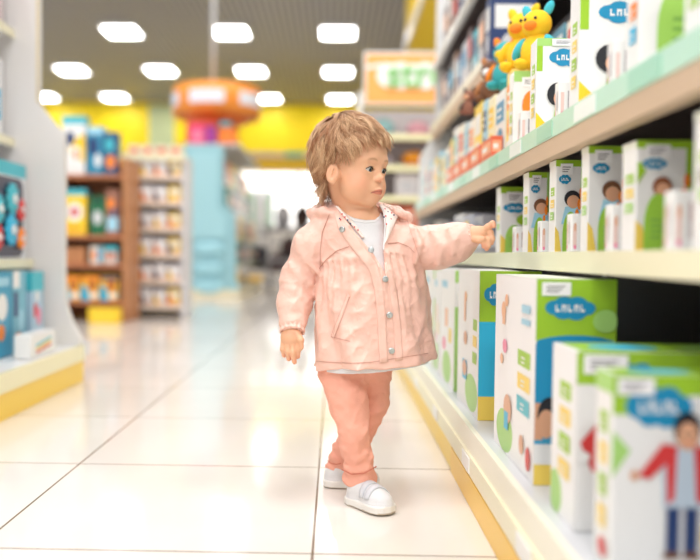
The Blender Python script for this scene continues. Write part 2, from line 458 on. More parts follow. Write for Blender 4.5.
carton('nappy_carton', 'carton with a green, cyan and yellow striped end, directly behind the tallest one', 'carton', 'green and white cartons on the base shelf',
       (.330, .47, 1.90, 2.22, ZD, .497), front4, [(R4(0, 0, 1, 1), srgb(247, 247, 246)), (ellp(.7, .14, .28, .13), LGREEN)] + badges(3, .36, .7, u0=.75, u1=.92) + [
           (ellp(.4, .8, .06, .04), PEACH), (R4(.34, .62, .42, .78), PEACH), (ellp(.42, .5, .08, .05), SKIN), (R4(.3, .2, .5, .34), CYAN), (ellp(.4, .28, .1, .06), SKIN)], [])
yy = 2.30
far_base = [(.30, .49, LGREEN, 'lime'), (.13, .485, WHITE, 'plain white'), (.28, .487, GREEN, 'green-edged'), (.12, .482, LGREEN, 'narrow lime'), (.24, .47, TEAL, 'teal-edged'), (.26, .47, PEACH, 'peach-edged'), (.22, .46, GREEN, 'green-striped')]
for i, (w_, zt, col, nm) in enumerate(far_base):
    sd = [(R4(0, 0, 1, 1), srgb(246, 246, 244)), (ellp(.5, .15, .3, .14), LGREEN), (R4(.35, .5, .55, .66), PEACH), (R4(.62, .38, .82, .5), PYELLOW), (ellp(.3, .34, .12, .06), PINK), (R4(.1, .84, .5, .9), LBLUE)]
    carton('nappy_carton', f'{nm} carton, {ORD[i]} beyond the striped-end one on the base shelf', 'carton', 'green and white cartons on the base shelf',
           (.332, .50, yy, yy + w_, ZD, zt), [(R4(0, 0, 1, 1), col), (R4(0, .7, 1, .9), WHITE)], sd, [])
    yy += w_ + .03
yy = 4.1

# ---- mid shelf: a row of picture cartons with small white packs in front
hairs = [DARK, BROWN, DARK, BROWN, srgb(150, 90, 60), DARK]
mid = [(2.235, .06, .176, .10, 'farthest of the row, beside the pointing finger'), (1.914, .056, .183, .10, 'second from the pointing finger'), (1.681, .05, .184, .12, 'third from the pointing finger'),
       (1.466, .042, .184, .145, 'fourth from the pointing finger'), (1.234, .060, .162, .17, 'wide one with a large green dome'), (.978, .060, .168, .20, 'at the very right edge of the photo')]
for i, (y0, th, hh, wd, nm) in enumerate(mid):
    big = i >= 4
    kk = .50 if i < 4 else .52
    fr = [(R4(0, .93, 1 / kk, 1), GREEN), (R4(.82, .5, 1, 1), LGREEN if not big else GREEN), ([(0, .0), (.22, 0), (.12, .22), (0, .28)], PYELLOW)]
    if i == 0: fr = [(R4(0, .90, 1, 1), GREEN), ([(0, .0), (.22, 0), (.12, .22), (0, .28)], PYELLOW)] + cloud(.38, .68, .62, .16) + dome(.36, 0, .46, .42) + [(ellp(.62, .5, .2, .08), GREEN)] + ticket(.15, .76, .6, .92)
    else:
        fr += cloud(.30, .79, .40, .11) + ticket(.14, .84, .55, .96) + kidface(.55 if not big else .42, .56, .085, wd / hh * kk, hairs[i], SKIN if big else LBLUE) + dome(.50 if not big else .36, 0, .52 if not big else .46, .44 if not big else .52, srgb(158, 208, 70))
        fr += [(ellp(.78, .52, .07, .06), ORANGE), (ellp(.70, .42, .06, .05), ORANGE), (ellp(.82, .64, .05, .06), ORANGE)]
        if big: fr += [([(0, .60), (.14, .72), (.06, .80), (0, .80)], GREEN), (ellp(.64, .38, .07, .05), CYAN)]
    if i: fr = [([(u * kk, v) for u, v in p_], c_) for p_, c_ in fr]
    sd = [(R4(0, .94, 1, 1), srgb(235, 238, 225))] + badges(3, .35, .75, (GREEN, OLIVE if i == 5 else PYELLOW, LGREEN), .3, .85)
    carton('picture_carton', f'picture carton on the middle shelf, {nm}', 'carton', 'picture cartons on the middle shelf',
           (.44, .44 + wd, y0, y0 + th, ZM, ZM + hh), fr, sd, [(R4(0, 0, 1, 1), GREEN)])
small = [(2.005, 'beside the farthest picture carton'), (1.755, 'beside the second picture carton'), (1.53, 'beside the third picture carton'), (1.31, 'left of the wide dome carton'), (1.072, 'right of the wide dome carton')]
for i, (y0, nm) in enumerate(small):
    s_ = 1.0 + .06 * i
    fr = [(R4(.12, .12, .34, .7), srgb(236, 205, 196)), (R4(.18, .55, .3, .75), SKIN), (ellp(.24, .12, .09, .06), PINK), (R4(.58, .2, .74, .74), srgb(200, 190, 192)), (R4(.6, .5, .72, .8), srgb(190, 160, 160))]
    carton('small_pack', f'small white pack on the middle shelf standing {nm}', 'pack', 'small white packs on the middle shelf', (.430, .430 + .027 * s_, y0, y0 + .030, ZM, ZM + .062 * s_), fr, fr, [])
gcol = [GREY, srgb(175, 180, 195), LGREY, srgb(150, 160, 185), GREY, srgb(190, 185, 180), LGREY]
yy = 2.50
for i in range(9):
    w_ = .16 + .03 * (i % 3)
    sd = [(R4(.1, .15, .9, .45), srgb(215, 215, 220)), (R4(.15, .55, .5, .85), PYELLOW if i in (1, 4, 7) else srgb(120, 125, 150)), (ellp(.7, .62, .16, .16), srgb(100, 105, 130))]
    carton('grey_pack', f'grey-blue pack along the middle shelf above the pink sleeve, {ORD[i]} from the cartons', 'pack', 'grey packs along the middle shelf', (.44, .66, yy, yy + w_, ZM, ZM + .115 + .012 * (i % 3)), sd, sd, [], base=gcol[i % 7])
    yy += w_ + .015

# ---- upper shelf
def upfront(k):
    return [([(0, .0), (.30, 0), (.14, .14), (0, .24)], YELLOW), (R4(0, .66, .10, 1), GREEN), (R4(.0, .92, .5, 1), LGREEN)] + cloud(.52, .80, .62, .20) + ticket(.25, .92, .7, .99) + [
        (ellp(.36, .42, .18, .12), DARK), (ellp(.40, .38, .11, .08), SKIN)] + dome(.60, 0, .60, .44)
carton('nappy_pack', 'large white pack with a blue cloud and black-haired child, top right on the upper shelf', 'carton', 'blue cloud packs on the upper shelf', (.44, .60, 1.535, 1.60, ZU, 1.018), upfront(0), badges(4, .2, .8), [])
carton('nappy_pack', 'smaller blue cloud pack on the upper shelf, left of the large black-haired child one', 'carton', 'blue cloud packs on the upper shelf', (.44, .57, 1.86, 1.92, ZU, 1.012), upfront(1), badges(4, .2, .8), [])
fr = [(R4(0, .86, 1, 1), LGREEN), (ellp(.45, .55, .24, .20), ORANGE)] + dome(.55, 0, .6, .34) + ticket(.2, .8, .6, .92)
carton('nappy_pack', 'white pack with an orange disc and green dome on the upper shelf', 'carton', 'blue cloud packs on the upper shelf', (.44, .54, 2.095, 2.15, ZU, .992), fr, badges(4, .2, .8), [])
fr = [(R4(0, .5, 1, 1), srgb(236, 240, 240))] + dome(.34, 0, .46, .60) + [(ellp(.34, .64, .12, .06), DARK), (R4(.70, 0, .98, .5), WHITE), (ellp(.8, .1, .05, .03), PINK), (R4(.76, .1, .84, .4), srgb(236, 205, 196))]
carton('nappy_pack', 'white pack with a tall pale green dome, top right on the upper shelf', 'carton', 'blue cloud packs on the upper shelf', (.44, .66, 1.23, 1.29, ZU, 1.04), fr, badges(4, .2, .8, (CYAN, PINK, ORANGE, CYAN)), [])
fr = [(R4(.08, .1, .3, .5), srgb(225, 215, 215)), (R4(.5, .1, .7, .6), srgb(200, 205, 220)), (ellp(.2, .1, .1, .05), PINK), (R4(0, .8, 1, 1), LGREEN)]
carton('nappy_pack', 'pale pack at the extreme top right corner on the upper shelf', 'carton', 'blue cloud packs on the upper shelf', (.445, .70, 1.03, 1.09, ZU, 1.02), fr, badges(3, .2, .8), [])
for i, (y0, nm) in enumerate(((1.31, 'right of the large cloud pack'), (1.625, 'right of the smaller cloud pack'), (1.955, 'in front of the orange disc pack'))):
    f2 = [(R4(.12, .12, .34, .7), srgb(236, 205, 196)), (R4(.58, .2, .74, .74), srgb(160, 150, 160)), (ellp(.24, .12, .09, .06), PINK)]
    carton('small_pack', f'little white pack on the upper shelf, {nm}', 'pack', 'little white packs on the upper shelf', (.428, .458, y0, y0 + .03, ZU, ZU + .070), f2, f2, [])
pal = [(srgb(250, 225, 120), ORANGE, 'yellow and orange'), (WHITE, BLUE, 'white and blue'), (srgb(245, 238, 200), YELLOW, 'cream and yellow'), (LBLUE, NAVY, 'pale blue and navy'), (srgb(250, 215, 90), WHITE, 'yellow and white'), (WHITE, ORANGE, 'white and orange'),
       (srgb(190, 215, 225), CYAN, 'grey-blue'), (srgb(245, 240, 225), RED, 'cream and red'), (WHITE, TEAL, 'white and teal')]
yy = 2.20; i = 0
while yy < 4.28:
    th = .07 + .03 * ((i * 5) % 3); hh = (.222 - .01 * ((i * 3) % 4)) if yy < 3.3 else .19 - .015 * (i % 3)
    c0, c1, nm = pal[i % 9]
    sd = [(R4(.1, .55, .9, .85), c1), (ellp(.5, .35, .3, .12), c1), (R4(.15, .08, .85, .18), WHITE if c0 != WHITE else LBLUE)] + lines(.2, .6, .8, .8, 2, WHITE)
    carton('tall_box', f'{nm} upright box, {ORD[i]} beyond the orange disc pack on the upper shelf', 'box', 'coloured boxes along the upper shelf', (.458, .64, yy, yy + th, ZU, ZU + hh), sd, sd, [], base=c0)
    yy += th + .022; i += 1
for i in range(5):
    y0 = 2.30 + .19 * i
    sd = [(R4(.08, .3, .92, .8), srgb(250, 175, 140)), (R4(.15, .45, .6, .65), WHITE)]
    carton('flat_box', f'low red-orange box at the front of the upper shelf, {ORD[i]} from the near end', 'box', 'low red boxes on the upper shelf edge', (.425, .455, y0, y0 + .165, ZU, ZU + .062), sd, sd, [], base=srgb(232, 110, 80))

# plush toys sitting on the boxes of the upper shelf
def plush(loc, body, ear, face, label, s=1.0, rz=-.75):
    r = empty('plush_toy', loc, label, 'plush toy', 'plush toys on top of the upper shelf boxes', rz=rz)
    r.scale = (s, s, s)
    q = MB(); q.ell((0, 0, .035), (.034, .030, .038), body, 20, 14); q.ell((-.02, -.026, .010), (.013, .022, .011), body); q.ell((.02, -.026, .010), (.013, .022, .011), body); q.build('body', PLUSH, r)
    q = MB(); q.ell((0, -.004, .090), (.030, .028, .028), body, 20, 14); q.ell((0, -.028, .083), (.014, .010, .010), face); q.build('head', PLUSH, r)
    for sx in (-1, 1):
        q = MB(); q.ell((sx * .024, 0, .118), (.010, .006, .016), ear, rot=Matrix.Rotation(sx * .5, 3, 'Y')); q.build('ear', PLUSH, r)
        q = MB(); q.ell((sx * .036, -.008, .045), (.010, .012, .024), ear, rot=Matrix.Rotation(sx * -.6, 3, 'Y')); q.build('arm', PLUSH, r)
        q = MB(); q.ell((sx * .011, -.029, .096), (.0035, .003, .0035), DARK); q.build('eye', GLOSS, r)
    return r
for (y, z, c0, c1, c2, s, nm) in ((2.27, ZU + .2260, YELLOW, YELLOW, ORANGE, 1.35, 'big yellow plush toy with an orange muzzle sitting on the upper shelf boxes'), (2.50, ZU + .2260, srgb(60, 170, 175), ORANGE, YELLOW, 1.2, 'teal plush toy with orange ears behind the yellow one'),
                              (2.72, ZU + .2260, BROWN, KRAFT, WHITE, 1.15, 'brown plush toy behind the teal one'), (2.11, ZU + .1990, YELLOW, TEAL, ORANGE, 1.25, 'yellow plush toy with teal ears at the top of the photo'), (2.93, ZU + .2245, srgb(150, 100, 80), DARK, PEACH, .72, 'small dark brown plush toy farthest along the upper shelf')):
    plush((.500 if s > 1 else .462, y, z), c0, c1, c2, nm, s)

# ---- third and fourth shelves
pal3 = [(NAVY, WHITE, 'navy'), (srgb(120, 105, 105), PEACH, 'taupe'), (GREY, NAVY, 'grey'), (srgb(90, 60, 60), RED, 'maroon'), (LGREY, BLUE, 'silver'), (srgb(60, 90, 140), LBLUE, 'blue'), (srgb(160, 120, 90), WHITE, 'tan'), (DARK, CYAN, 'black')]
yy = 2.96; i = 0
while yy < 4.26:
    th = .09 + .025 * ((i * 5) % 3); c0, c1, nm = pal3[i % 8]
    if i == 2: c0, nm = TEAL, 'teal'
    sd = [(R4(.1, .5, .9, .85), c1), (ellp(.5, .3, .25, .14), LGREY)]
    carton('boxed_set', f'{nm} box on the third shelf up, {ORD[i]} from the near end', 'box', 'dark boxes on the third shelf', (.535, .70, yy, yy + th, Z3, Z3 + .235 - .02 * (i % 3)), sd, sd, [], base=c0)
    yy += th + .02; i += 1
for i, (y0, hh, c0, c1, nm) in enumerate(((1.30, .52, srgb(240, 238, 236), LGREEN, 'white and lime'), (1.62, .50, srgb(235, 240, 242), CYAN, 'white and cyan'), (1.92, .47, srgb(250, 222, 120), ORANGE, 'butter yellow'), (2.14, .44, LBLUE, NAVY, 'pale blue'),
        (2.33, .42, srgb(242, 232, 215), RED, 'cream and red'), (2.52, .43, srgb(90, 150, 170), WHITE, 'slate teal'), (2.71, .40, srgb(235, 190, 170), BROWN, 'peach'))):
    sd = [(R4(.1, .72, .9, .94), c1), (ellp(.5, .45, .28, .14), c1), (R4(.2, .1, .8, .2), LBLUE)]
    carton('tall_box', f'tall {nm} box at the back of the upper shelf, behind the front row', 'box', 'tall boxes at the back of the upper shelf', (.675, .83, y0, y0 + .16, ZU, ZU + hh), sd, sd, [], base=c0)
yy = 2.96; i = 0
while yy < 4.25:
    th = .12 + .03 * (i % 2); c0, c1, nm = pal3[(i * 3 + 4) % 8]
    sd = [(R4(.1, .5, .9, .85), c1), (ellp(.3, .3, .12, .1), WHITE), (ellp(.7, .3, .12, .1), WHITE)]
    carton('boxed_set', f'{nm} box on the top visible shelf, {ORD[i]} from the near end', 'box', 'boxes on the fourth shelf', (.535, .70, yy, yy + th, Z4, Z4 + .26 - .03 * (i % 3)), sd, sd, [], base=c0)
    yy += th + .03; i += 1

# ================================================================ left-hand shelving
LU = empty('shelving_unit', (-1.35, 2.6, 0), 'white shelving unit at the left edge with a shaped end panel', 'shelving')
def lpart(name, mb, m=SATIN, parent=None):
    o = mb.build(name, m); o.parent = parent or LU
    if not parent: o.matrix_parent_inverse = Matrix.Translation((1.35, -2.6, 0))
    return o
YE = 3.37
m = MB()
arcp = [(-1.10 + .0, .42), (-1.098, .36), (-1.088, .30), (-1.066, .24), (-1.040, .195), (-1.026, .165)]
pts = [(-1.0435, 0.002), (-1.0435, .151), (-1.034, .151), (-1.03, .165)] + arcp[::-1] + [(-1.10, 1.00), (-1.204, 1.125), (-1.204, 2.5), (-1.75, 2.5), (-1.75, 0.002)]
m.prism(pts, YE - .012, YE + .028, 'y', srgb(232, 230, 228)); lpart('end_panel', m)
m = MB(); m.box(-1.211, -1.2045, YE - .013, YE + .029, 1.13, 2.5, srgb(225, 205, 150)); lpart('panel_edging', m)
m = MB(); m.box(-1.75, -1.042, .9, YE - .014, .06, .150, srgb(240, 240, 238)); lpart('base_deck', m)
m = MB(); m.box(-1.042, -1.03, .9, YE + .03, 0.001, .088, srgb(250, 212, 80)); lpart('kick_plate', m)
m = MB(); m.box(-1.044, -1.026, .9, YE + .03, .088, .150, srgb(246, 240, 200)); lpart('price_rail', m)
m = MB(); m.box(-1.78, -1.75, .9, YE, 0.002, 2.5, srgb(225, 222, 220)); lpart('back_panel', m)
for z, xf in ((.50, -1.222), (.985, -1.30), (1.42, -1.30), (1.85, -1.30)):
    m = MB(); m.box(-1.75, xf - .004, .9, YE - .014, z - .02, z, WHITE); o = lpart('shelf', m)
    m = MB(); m.box(xf - .004, xf, .9, YE - .014, z - .034, z + .001, CREAM); m.build('price_rail', SATIN, o).matrix_parent_inverse = o.matrix_parent_inverse.inverted() if False else Matrix.Identity(4)
# window box toy
def windowbox():
    r = empty('toy_box', (-1.40, 3.02, .501), 'big toy box with a dark rounded window of teal and red gears, left edge', 'toy box')
    q = MB(); q.box(-.16, .16, -.30, .30, 0, .37, srgb(236, 240, 244), .004)
    fm = face_map('r', -.16, .16, -.30, .30, 0, .37)
    paint(q, fm, [(R4(0, .86, 1, 1), TEAL), (R4(0, .72, .4, .86), CYAN)] + [(R4(.05, .88, .5, .96), WHITE)])
    q.build('box', CARD, r)
    q = MB(); P_ = []
    for cx_, cy_, a0 in ((.86, .12, -1.57), (.86, .74, 0), (.12, .74, 1.57), (.12, .12, 3.14)):
        P_ += [(cx_ + .08 * math.cos(a0 + k * .314), cy_ + .10 * math.sin(a0 + k * .314)) for k in range(6)]
    q.add([fm(u, v, .003) for u, v in P_], [tuple(range(len(P_)))], srgb(60, 58, 78)); q.build('window', GLOSS, r)
    for k, (u, v, rr, c) in enumerate(((.72, .62, .050, TEAL), (.86, .52, .034, RED), (.70, .30, .052, CYAN), (.86, .22, .032, ORANGE), (.50, .50, .045, TEAL), (.48, .22, .04, RED), (.26, .40, .045, CYAN))):
        q = MB(); c0 = fm(u, v, .004)
        for t in range(10):
            a = t * .628; q.ell((c0[0] + .008, c0[1] + rr * math.cos(a), c0[2] + rr * math.sin(a)), (.008, .011, .011), c, 8, 6)
        q.ell((c0[0] + .008, c0[1], c0[2]), (.010, rr, rr), c); q.ell((c0[0] + .018, c0[1], c0[2]), (.006, rr * .35, rr * .35), WHITE)
        q.build('gear', GLOSS, r)
windowbox()
lb = [(3.18, .13, -1.165, .30, srgb(175, 205, 225), 'pale blue picture box with red flowers by the end panel', [(R4(0, .75, 1, 1), TEAL), (ellp(.3, .5, .16, .10), RED), (ellp(.6, .42, .2, .12), PINK), (ellp(.45, .68, .14, .08), WHITE), (R4(.1, 0, .9, .22), PYELLOW)]),
      (3.02, .13, -1.175, .305, srgb(120, 185, 205), 'teal-blue picture box, second from the end panel', [(R4(0, .8, .5, 1), WHITE), (R4(.05, .45, .35, .75), NAVY), (ellp(.6, .4, .2, .14), LBLUE), (R4(.2, .1, .6, .25), ORANGE)]),
      (2.84, .16, -1.175, .30, srgb(60, 160, 195), 'deep blue picture box, third from the end panel', [(ellp(.5, .6, .3, .16), WHITE), (ellp(.45, .3, .2, .1), ORANGE), (R4(.1, .85, .9, .95), LBLUE)]),
      (2.62, .20, -1.175, .30, srgb(225, 235, 240), 'white and blue picture box nearest at the left edge', [(ellp(.7, .6, .24, .16), CYAN), (ellp(.7, .25, .2, .1), ORANGE), (R4(.1, .8, .9, .95), BLUE)])]
for y0, w_, xf, hh, c0, lab, sd in lb:
    carton('picture_box', lab + ', on the lowest left shelf', 'box', 'picture boxes on the lowest left shelf', (xf - .16, xf, y0, y0 + w_, .151, .151 + hh), sd, sd, [], base=c0, facing='r')
carton('craft_box', 'low white box with rainbow stripes in front of the blue boxes at the left', 'box', None, (-1.125, -1.065, 2.90, 3.16, .151, .235),
       [], [([(.2, .15), (.8, .35), (.8, .45), (.2, .25)], RED), ([(.2, .3), (.8, .5), (.8, .6), (.2, .4)], YELLOW), ([(.2, .45), (.8, .65), (.8, .75), (.2, .55)], TEAL)], [], facing='r')
for i, (y0, w_, z0, hh, c0, sd, lab) in enumerate([
    (3.10, .20, .986, .30, srgb(238, 238, 240), [(R4(.3, .2, .9, .6), CYAN), (R4(.4, .3, .8, .5), WHITE), (ellp(.5, .85, .2, .06), RED)], 'white box with a teal outlined print on the second left shelf up'),
    (2.88, .20, .986, .26, srgb(230, 225, 228), [(ellp(.5, .5, .3, .2), PINK)], 'white box with a pink disc on the second left shelf up'),
    (3.12, .18, 1.421, .30, srgb(226, 205, 205), [(ellp(.5, .4, .3, .2), srgb(190, 120, 120)), (R4(.1, .75, .9, .9), WHITE)], 'dusty pink pack on the third left shelf up'),
    (2.90, .19, 1.421, .28, srgb(215, 210, 215), [(ellp(.5, .5, .3, .2), GREY)], 'pale grey pack on the third left shelf up')]):
    carton('boxed_toy', lab, 'box', 'boxes high on the left shelving', (-1.50, -1.325, y0, y0 + w_, z0, z0 + hh), sd, sd, [], base=c0, facing='r')

# ================================================================ brown end display beyond it
def std(name, Y0, depth, x0, x1, levels, ztop, frame, shelfcol, label, railcol=None, cat='display', lm=PAINT):
    r = empty(name, ((x0 + x1) / 2, Y0, 0), label, cat)
    w_ = (x1 - x0) / 2
    q = MB(); q.box(-w_, w_, depth, depth + .03, 0.002, ztop, frame); q.build('back_panel', lm, r)
    for s in (-1, 1):
        q = MB(); q.box(s * w_ - .015, s * w_ + .015, 0, depth + .03, 0.002, ztop, frame); q.build('side_panel', lm, r)
    for z in levels:
        q = MB(); q.box(-w_ + .016, w_ - .016, 0, depth - .002, z - .03, z, shelfcol); o = q.build('shelf', lm, r)
        if railcol: q = MB(); q.box(-w_ + .016, w_ - .016, -.008, -.001, z - .035, z + .005, railcol); q.build('price_rail', SATIN, o)
    return r
std('display_stand', 6.3, .40, -2.12, -1.60, (.16, .44, .66, 1.12), 1.25, KRAFT, srgb(186, 118, 80), 'brown cardboard display stand loaded with toy boxes, behind the left shelving')
def pb(px0, py0, px1, py1, Y, z0):
    a, b = at(px0, py0, Y), at(px1, py1, Y); return a[0], b[0], z0, max(a[2], z0 + .03)
def item(nm, lab, cat, grp, px0, px1, pytop, Y, z0, dep, c0, sd):
    x0, x1, z0, z1 = pb(px0, pytop, px1, pytop, Y, z0)
    return carton(nm, lab, cat, grp, (x0, x1, Y, Y + dep, z0 + .0005, z1), sd, sd, [], base=c0, facing='r')
G_ = 'toy boxes on the brown display'
cat_print = [(R4(0, .86, 1, 1), TEAL), ([(.3, .4), (1, .2), (1, .7), (.6, .62)], YELLOW), (ellp(.35, .62, .2, .12), NAVY), (ellp(.6, .35, .22, .14), WHITE), (ellp(.6, .34, .1, .08), ORANGE)]
item('toy_box', 'white and yellow toy box with a teal top band, top of the brown display', 'toy box', G_, 62, 85, 116, 6.33, 1.12, .12, srgb(238, 238, 236), cat_print)
item('toy_box', 'teal and black toy box beside it on top of the brown display', 'toy box', G_, 87, 103, 127, 6.33, 1.12, .12, srgb(50, 140, 175), [(ellp(.4, .6, .3, .2), NAVY), (ellp(.7, .3, .2, .14), WHITE), (R4(0, .85, 1, 1), LBLUE)])
item('toy_box', 'small teal and orange toy box at the right of the brown display top', 'toy box', G_, 104, 117, 132, 6.33, 1.12, .12, srgb(40, 90, 130), [(ellp(.5, .3, .35, .16), ORANGE), (ellp(.4, .7, .3, .16), TEAL)])
item('toy_box', 'yellow toy box with a white disc and teal top on the brown display', 'toy box', G_, 63, 86, 189, 6.33, .66, .12, srgb(252, 212, 50), [(R4(0, .86, 1, 1), TEAL), (ellp(.5, .50, .36, .2), WHITE), (ellp(.5, .5, .2, .09), RED), (R4(.15, .12, .8, .18), ORANGE)])
item('toy_box', 'dark green toy box with a pale disc on the brown display', 'toy box', G_, 90, 105, 196, 6.33, .66, .12, srgb(30, 110, 70), [(ellp(.5, .45, .3, .18), LGREY), (R4(.2, .8, .8, .95), srgb(20, 70, 50))])
item('toy_box', 'brown and teal toy box at the right of the middle brown shelf', 'toy box', G_, 106, 119, 190, 6.33, .66, .12, srgb(160, 110, 90), [(R4(.1, .1, .9, .4), LBLUE), (R4(.1, .6, .6, .8), ORANGE), (ellp(.6, .5, .2, .1), NAVY)])
item('cardboard_box', 'plain brown cardboard box low on the brown display', 'box', None, 63, 85, 247, 6.33, .44, .14, KRAFT, [(R4(.46, 0, .54, 1), srgb(170, 112, 70))])
item('toy_box', 'orange and blue toy box beside the plain cardboard box', 'toy box', G_, 90, 102, 246, 6.33, .44, .12, srgb(235, 225, 210), [(ellp(.4, .5, .3, .25), ORANGE), (R4(.6, .1, .95, .9), CYAN)])
item('toy_box', 'red and white toy box beside the orange and blue one', 'toy box', G_, 104, 117, 246, 6.33, .44, .12, srgb(215, 210, 205), [(ellp(.5, .5, .3, .25), srgb(205, 110, 70)), (R4(.0, .7, 1, 1), TEAL)])
for i, (a, b) in enumerate(((63, 80), (82, 99), (101, 118))):
    item('toy_box', f'yellow and orange toy box on the lowest brown shelf, {ORD[i]} from the left', 'toy box', G_, a, b, 275, 6.33, .16, .14, srgb(246, 190, 60), [([(0, 0), (.5, 0), (.3, .5), (0, .6)], CYAN), (ellp(.6, .6, .28, .25), srgb(190, 110, 40)), (R4(.5, .1, .95, .3), WHITE), (R4(0, .8, 1, .95), NAVY if i == 2 else ORANGE)])
item('yellow_crate', 'bright yellow box on the floor in front of the brown display', 'box', None, 88, 119, 308, 6.18, 0.0, .10, YELLOW, [(R4(.06, .08, .94, .92), srgb(252, 215, 60))])

# ================================================================ white product stand
WL = (.10, .305, .52, .735, .95, 1.165)
std('product_stand', 6.85, .30, -1.745, -1.25, WL, 1.30, srgb(222, 222, 225), srgb(236, 205, 180), 'white stand with six tiers of packs, left of the pale blue end panel', srgb(240, 222, 205))
tn = ['lowest', 'second lowest', 'third lowest', 'third highest', 'second highest', 'highest']
for k, z in enumerate(WL):
    for i in range(4):
        x = -1.722 + .114 * i
        yel = (i + k) % 3 == 0 or (i == 3 and k > 1)
        c0 = PYELLOW if yel and i == 3 else srgb(240, 240, 244)
        c1 = [ORANGE, srgb(90, 80, 90), YELLOW][(i + 2 * k) % 3]
        fr = [([(0, 0), (.45, 0), (.2, .55), (0, .7)], c1), (ellp(.55, .62, .28, .25), WHITE), (R4(.5, .08, .9, .25), PEACH)]
        carton('hanging_pack', f'{"yellow" if c0 is PYELLOW else "white"} pack on the white stand\'s {tn[k]} tier, {ORD[i]} from the left', 'pack', 'packs on the white stand', (x, x + .10, 6.87, 6.95, z + .0005, z + .128 + .010 * ((i + k) % 2)), fr, fr, [], base=c0, facing='r')
hs = empty('header_shelf', (-1.5, 6.86, 1.3015), 'white ledge carrying a row of orange items on top of the white stand', 'shelf')
q = MB(); q.box(-.26, .26, -.02, .30, 0, .03, srgb(238, 228, 212)); q.build('ledge', PAINT, hs)
q = MB(); q.box(-.26, .26, -.03, -.021, -.01, .045, CREAM); q.build('price_rail', SATIN, hs)
for i in range(4):
    x = -1.72 + .115 * i
    carton('orange_pack', f'small orange and white pack on the ledge above the white stand, {ORD[i]} from the left', 'pack', 'orange packs above the white stand', (x, x + .095, 6.88, 6.96, 1.3325, 1.42), [(ellp(.5, .45, .35, .3), srgb(225, 110, 50))], [], [], base=srgb(240, 225, 205), facing='r')
sg = empty('pink_sign', (-1.45, 8.2, 1.6), None, None)
bpy.data.objects.remove(sg)

# ================================================================ pale blue gondola with shaped end panel
BLU = srgb(160, 208, 218)
Y9 = 9.8
BG = empty('gondola', (-1.47, Y9, 0), 'shelving gondola with a pale blue shaped end panel beyond the white stand', 'shelving')
def bpart(name, mb, m=SATIN, parent=None):
    o = mb.build(name, m); o.parent = parent or BG
    if not parent: o.matrix_parent_inverse = Matrix.Translation((1.47, -Y9, 0))
    return o
xz = lambda px, py: (float(at(px, py, Y9)[0]), max(float(at(px, py, Y9)[2]), .11))
m = MB(); m.prism([xz(184, 296), xz(184, 148), xz(187, 145), xz(219, 145), xz(224, 149), xz(224, 203), xz(236, 216), xz(236, 280), xz(240, 290), xz(240, 296)], Y9, Y9 + .05, 'y', BLU); bpart('end_panel', m)
m = MB(); m.prism([xz(190, 238), xz(190, 152), xz(219, 152), xz(219, 207), xz(227, 219), xz(227, 238)], Y9 - .03, Y9 - .001, 'y', srgb(172, 222, 232)); bpart('raised_panel', m)
for py in (249, 269, 287):
    a, b = at(209, py, Y9), at(209, py + 7, Y9)
    m = MB(); m.ell((a[0], Y9, a[2]), (.20, .07, .095), srgb(165, 218, 230)); bpart('rounded_tray', m)
m = MB(); m.box(-1.80, -1.12, Y9 - .04, 12.6, 0.001, .11, srgb(236, 228, 200)); bpart('plinth', m)
m = MB(); m.box(-1.80, -1.74, Y9 + .051, 12.6, .11, 1.8, srgb(215, 222, 224)); bpart('back_panel', m)
for z, xf in ((.40, -1.16), (.72, -1.2), (1.05, -1.27), (1.38, -1.3)):
    m = MB(); m.box(-1.74, xf, Y9 + .051, 12.6, z - .03, z, CREAM); o = bpart('shelf', m)
pal4 = [(srgb(60, 130, 110), 'dark green'), (srgb(120, 190, 180), 'mint'), (NAVY, 'navy'), (srgb(200, 90, 80), 'red'), (LGREY, 'silver'), (PYELLOW, 'yellow')]
for k, (z, xf) in enumerate(((.40, -1.17), (.72, -1.21), (1.05, -1.28), (1.38, -1.31))):
    for i in range(5):
        c0, nm = pal4[(i * 2 + k * 3) % 6]
        y0 = Y9 + .10 + .53 * i
        carton('stock_box', f'{nm} box on the {["lowest", "second", "third", "top"][k]} shelf of the blue gondola, {ORD[i]} along', 'box', 'boxes along the blue gondola', (xf - .35, xf, y0, y0 + .47, z + .0005, z + .26), [(R4(.2, .3, .8, .7), WHITE)], [(R4(.2, .3, .8, .7), WHITE), (ellp(.5, .5, .2, .2), ORANGE)], [], base=c0, facing='r')

def top_item(nm, lab, px0, px1, py0, Y, z0, c0, c1):
    return item(nm, lab, 'toy box', 'bright boxes under the drum', px0, px1, py0, Y, z0, .25, c0, [(R4(.15, .3, .85, .7), c1)])
m = MB(); m.box(-1.80, -1.14, Y9 + .051, 12.6, 1.80, 1.83, LGREY); bpart('top_board', m)
top_item('toy_box', 'pink box below the orange drum sign', 190, 205, 125, 10.0, 1.831, srgb(240, 70, 130), PINK)
top_item('toy_box', 'purple box below the orange drum sign', 206, 216, 126, 10.0, 1.831, PURPLE, srgb(190, 60, 170))
top_item('toy_box', 'orange box below the orange drum sign', 218, 236, 127, 10.0, 1.831, srgb(245, 120, 30), ORANGE)
top_item('toy_box', 'red box behind the pink one below the orange drum sign', 186, 216, 121, 10.27, 1.831, srgb(225, 70, 50), srgb(240, 100, 70))
top_item('toy_box', 'dark teal box high under the orange drum sign', 219, 231, 121, 10.0, float(at(225, 127, 10.0)[2]) + .002, srgb(20, 120, 130), TEAL)
item('green_bag', 'pale green bag at the right of the boxes under the drum sign', 'bag', None, 238, 247, 135, 10.9, 1.831, .2, srgb(190, 225, 175), [(ellp(.5, .5, .3, .3), WHITE)]) if False else None

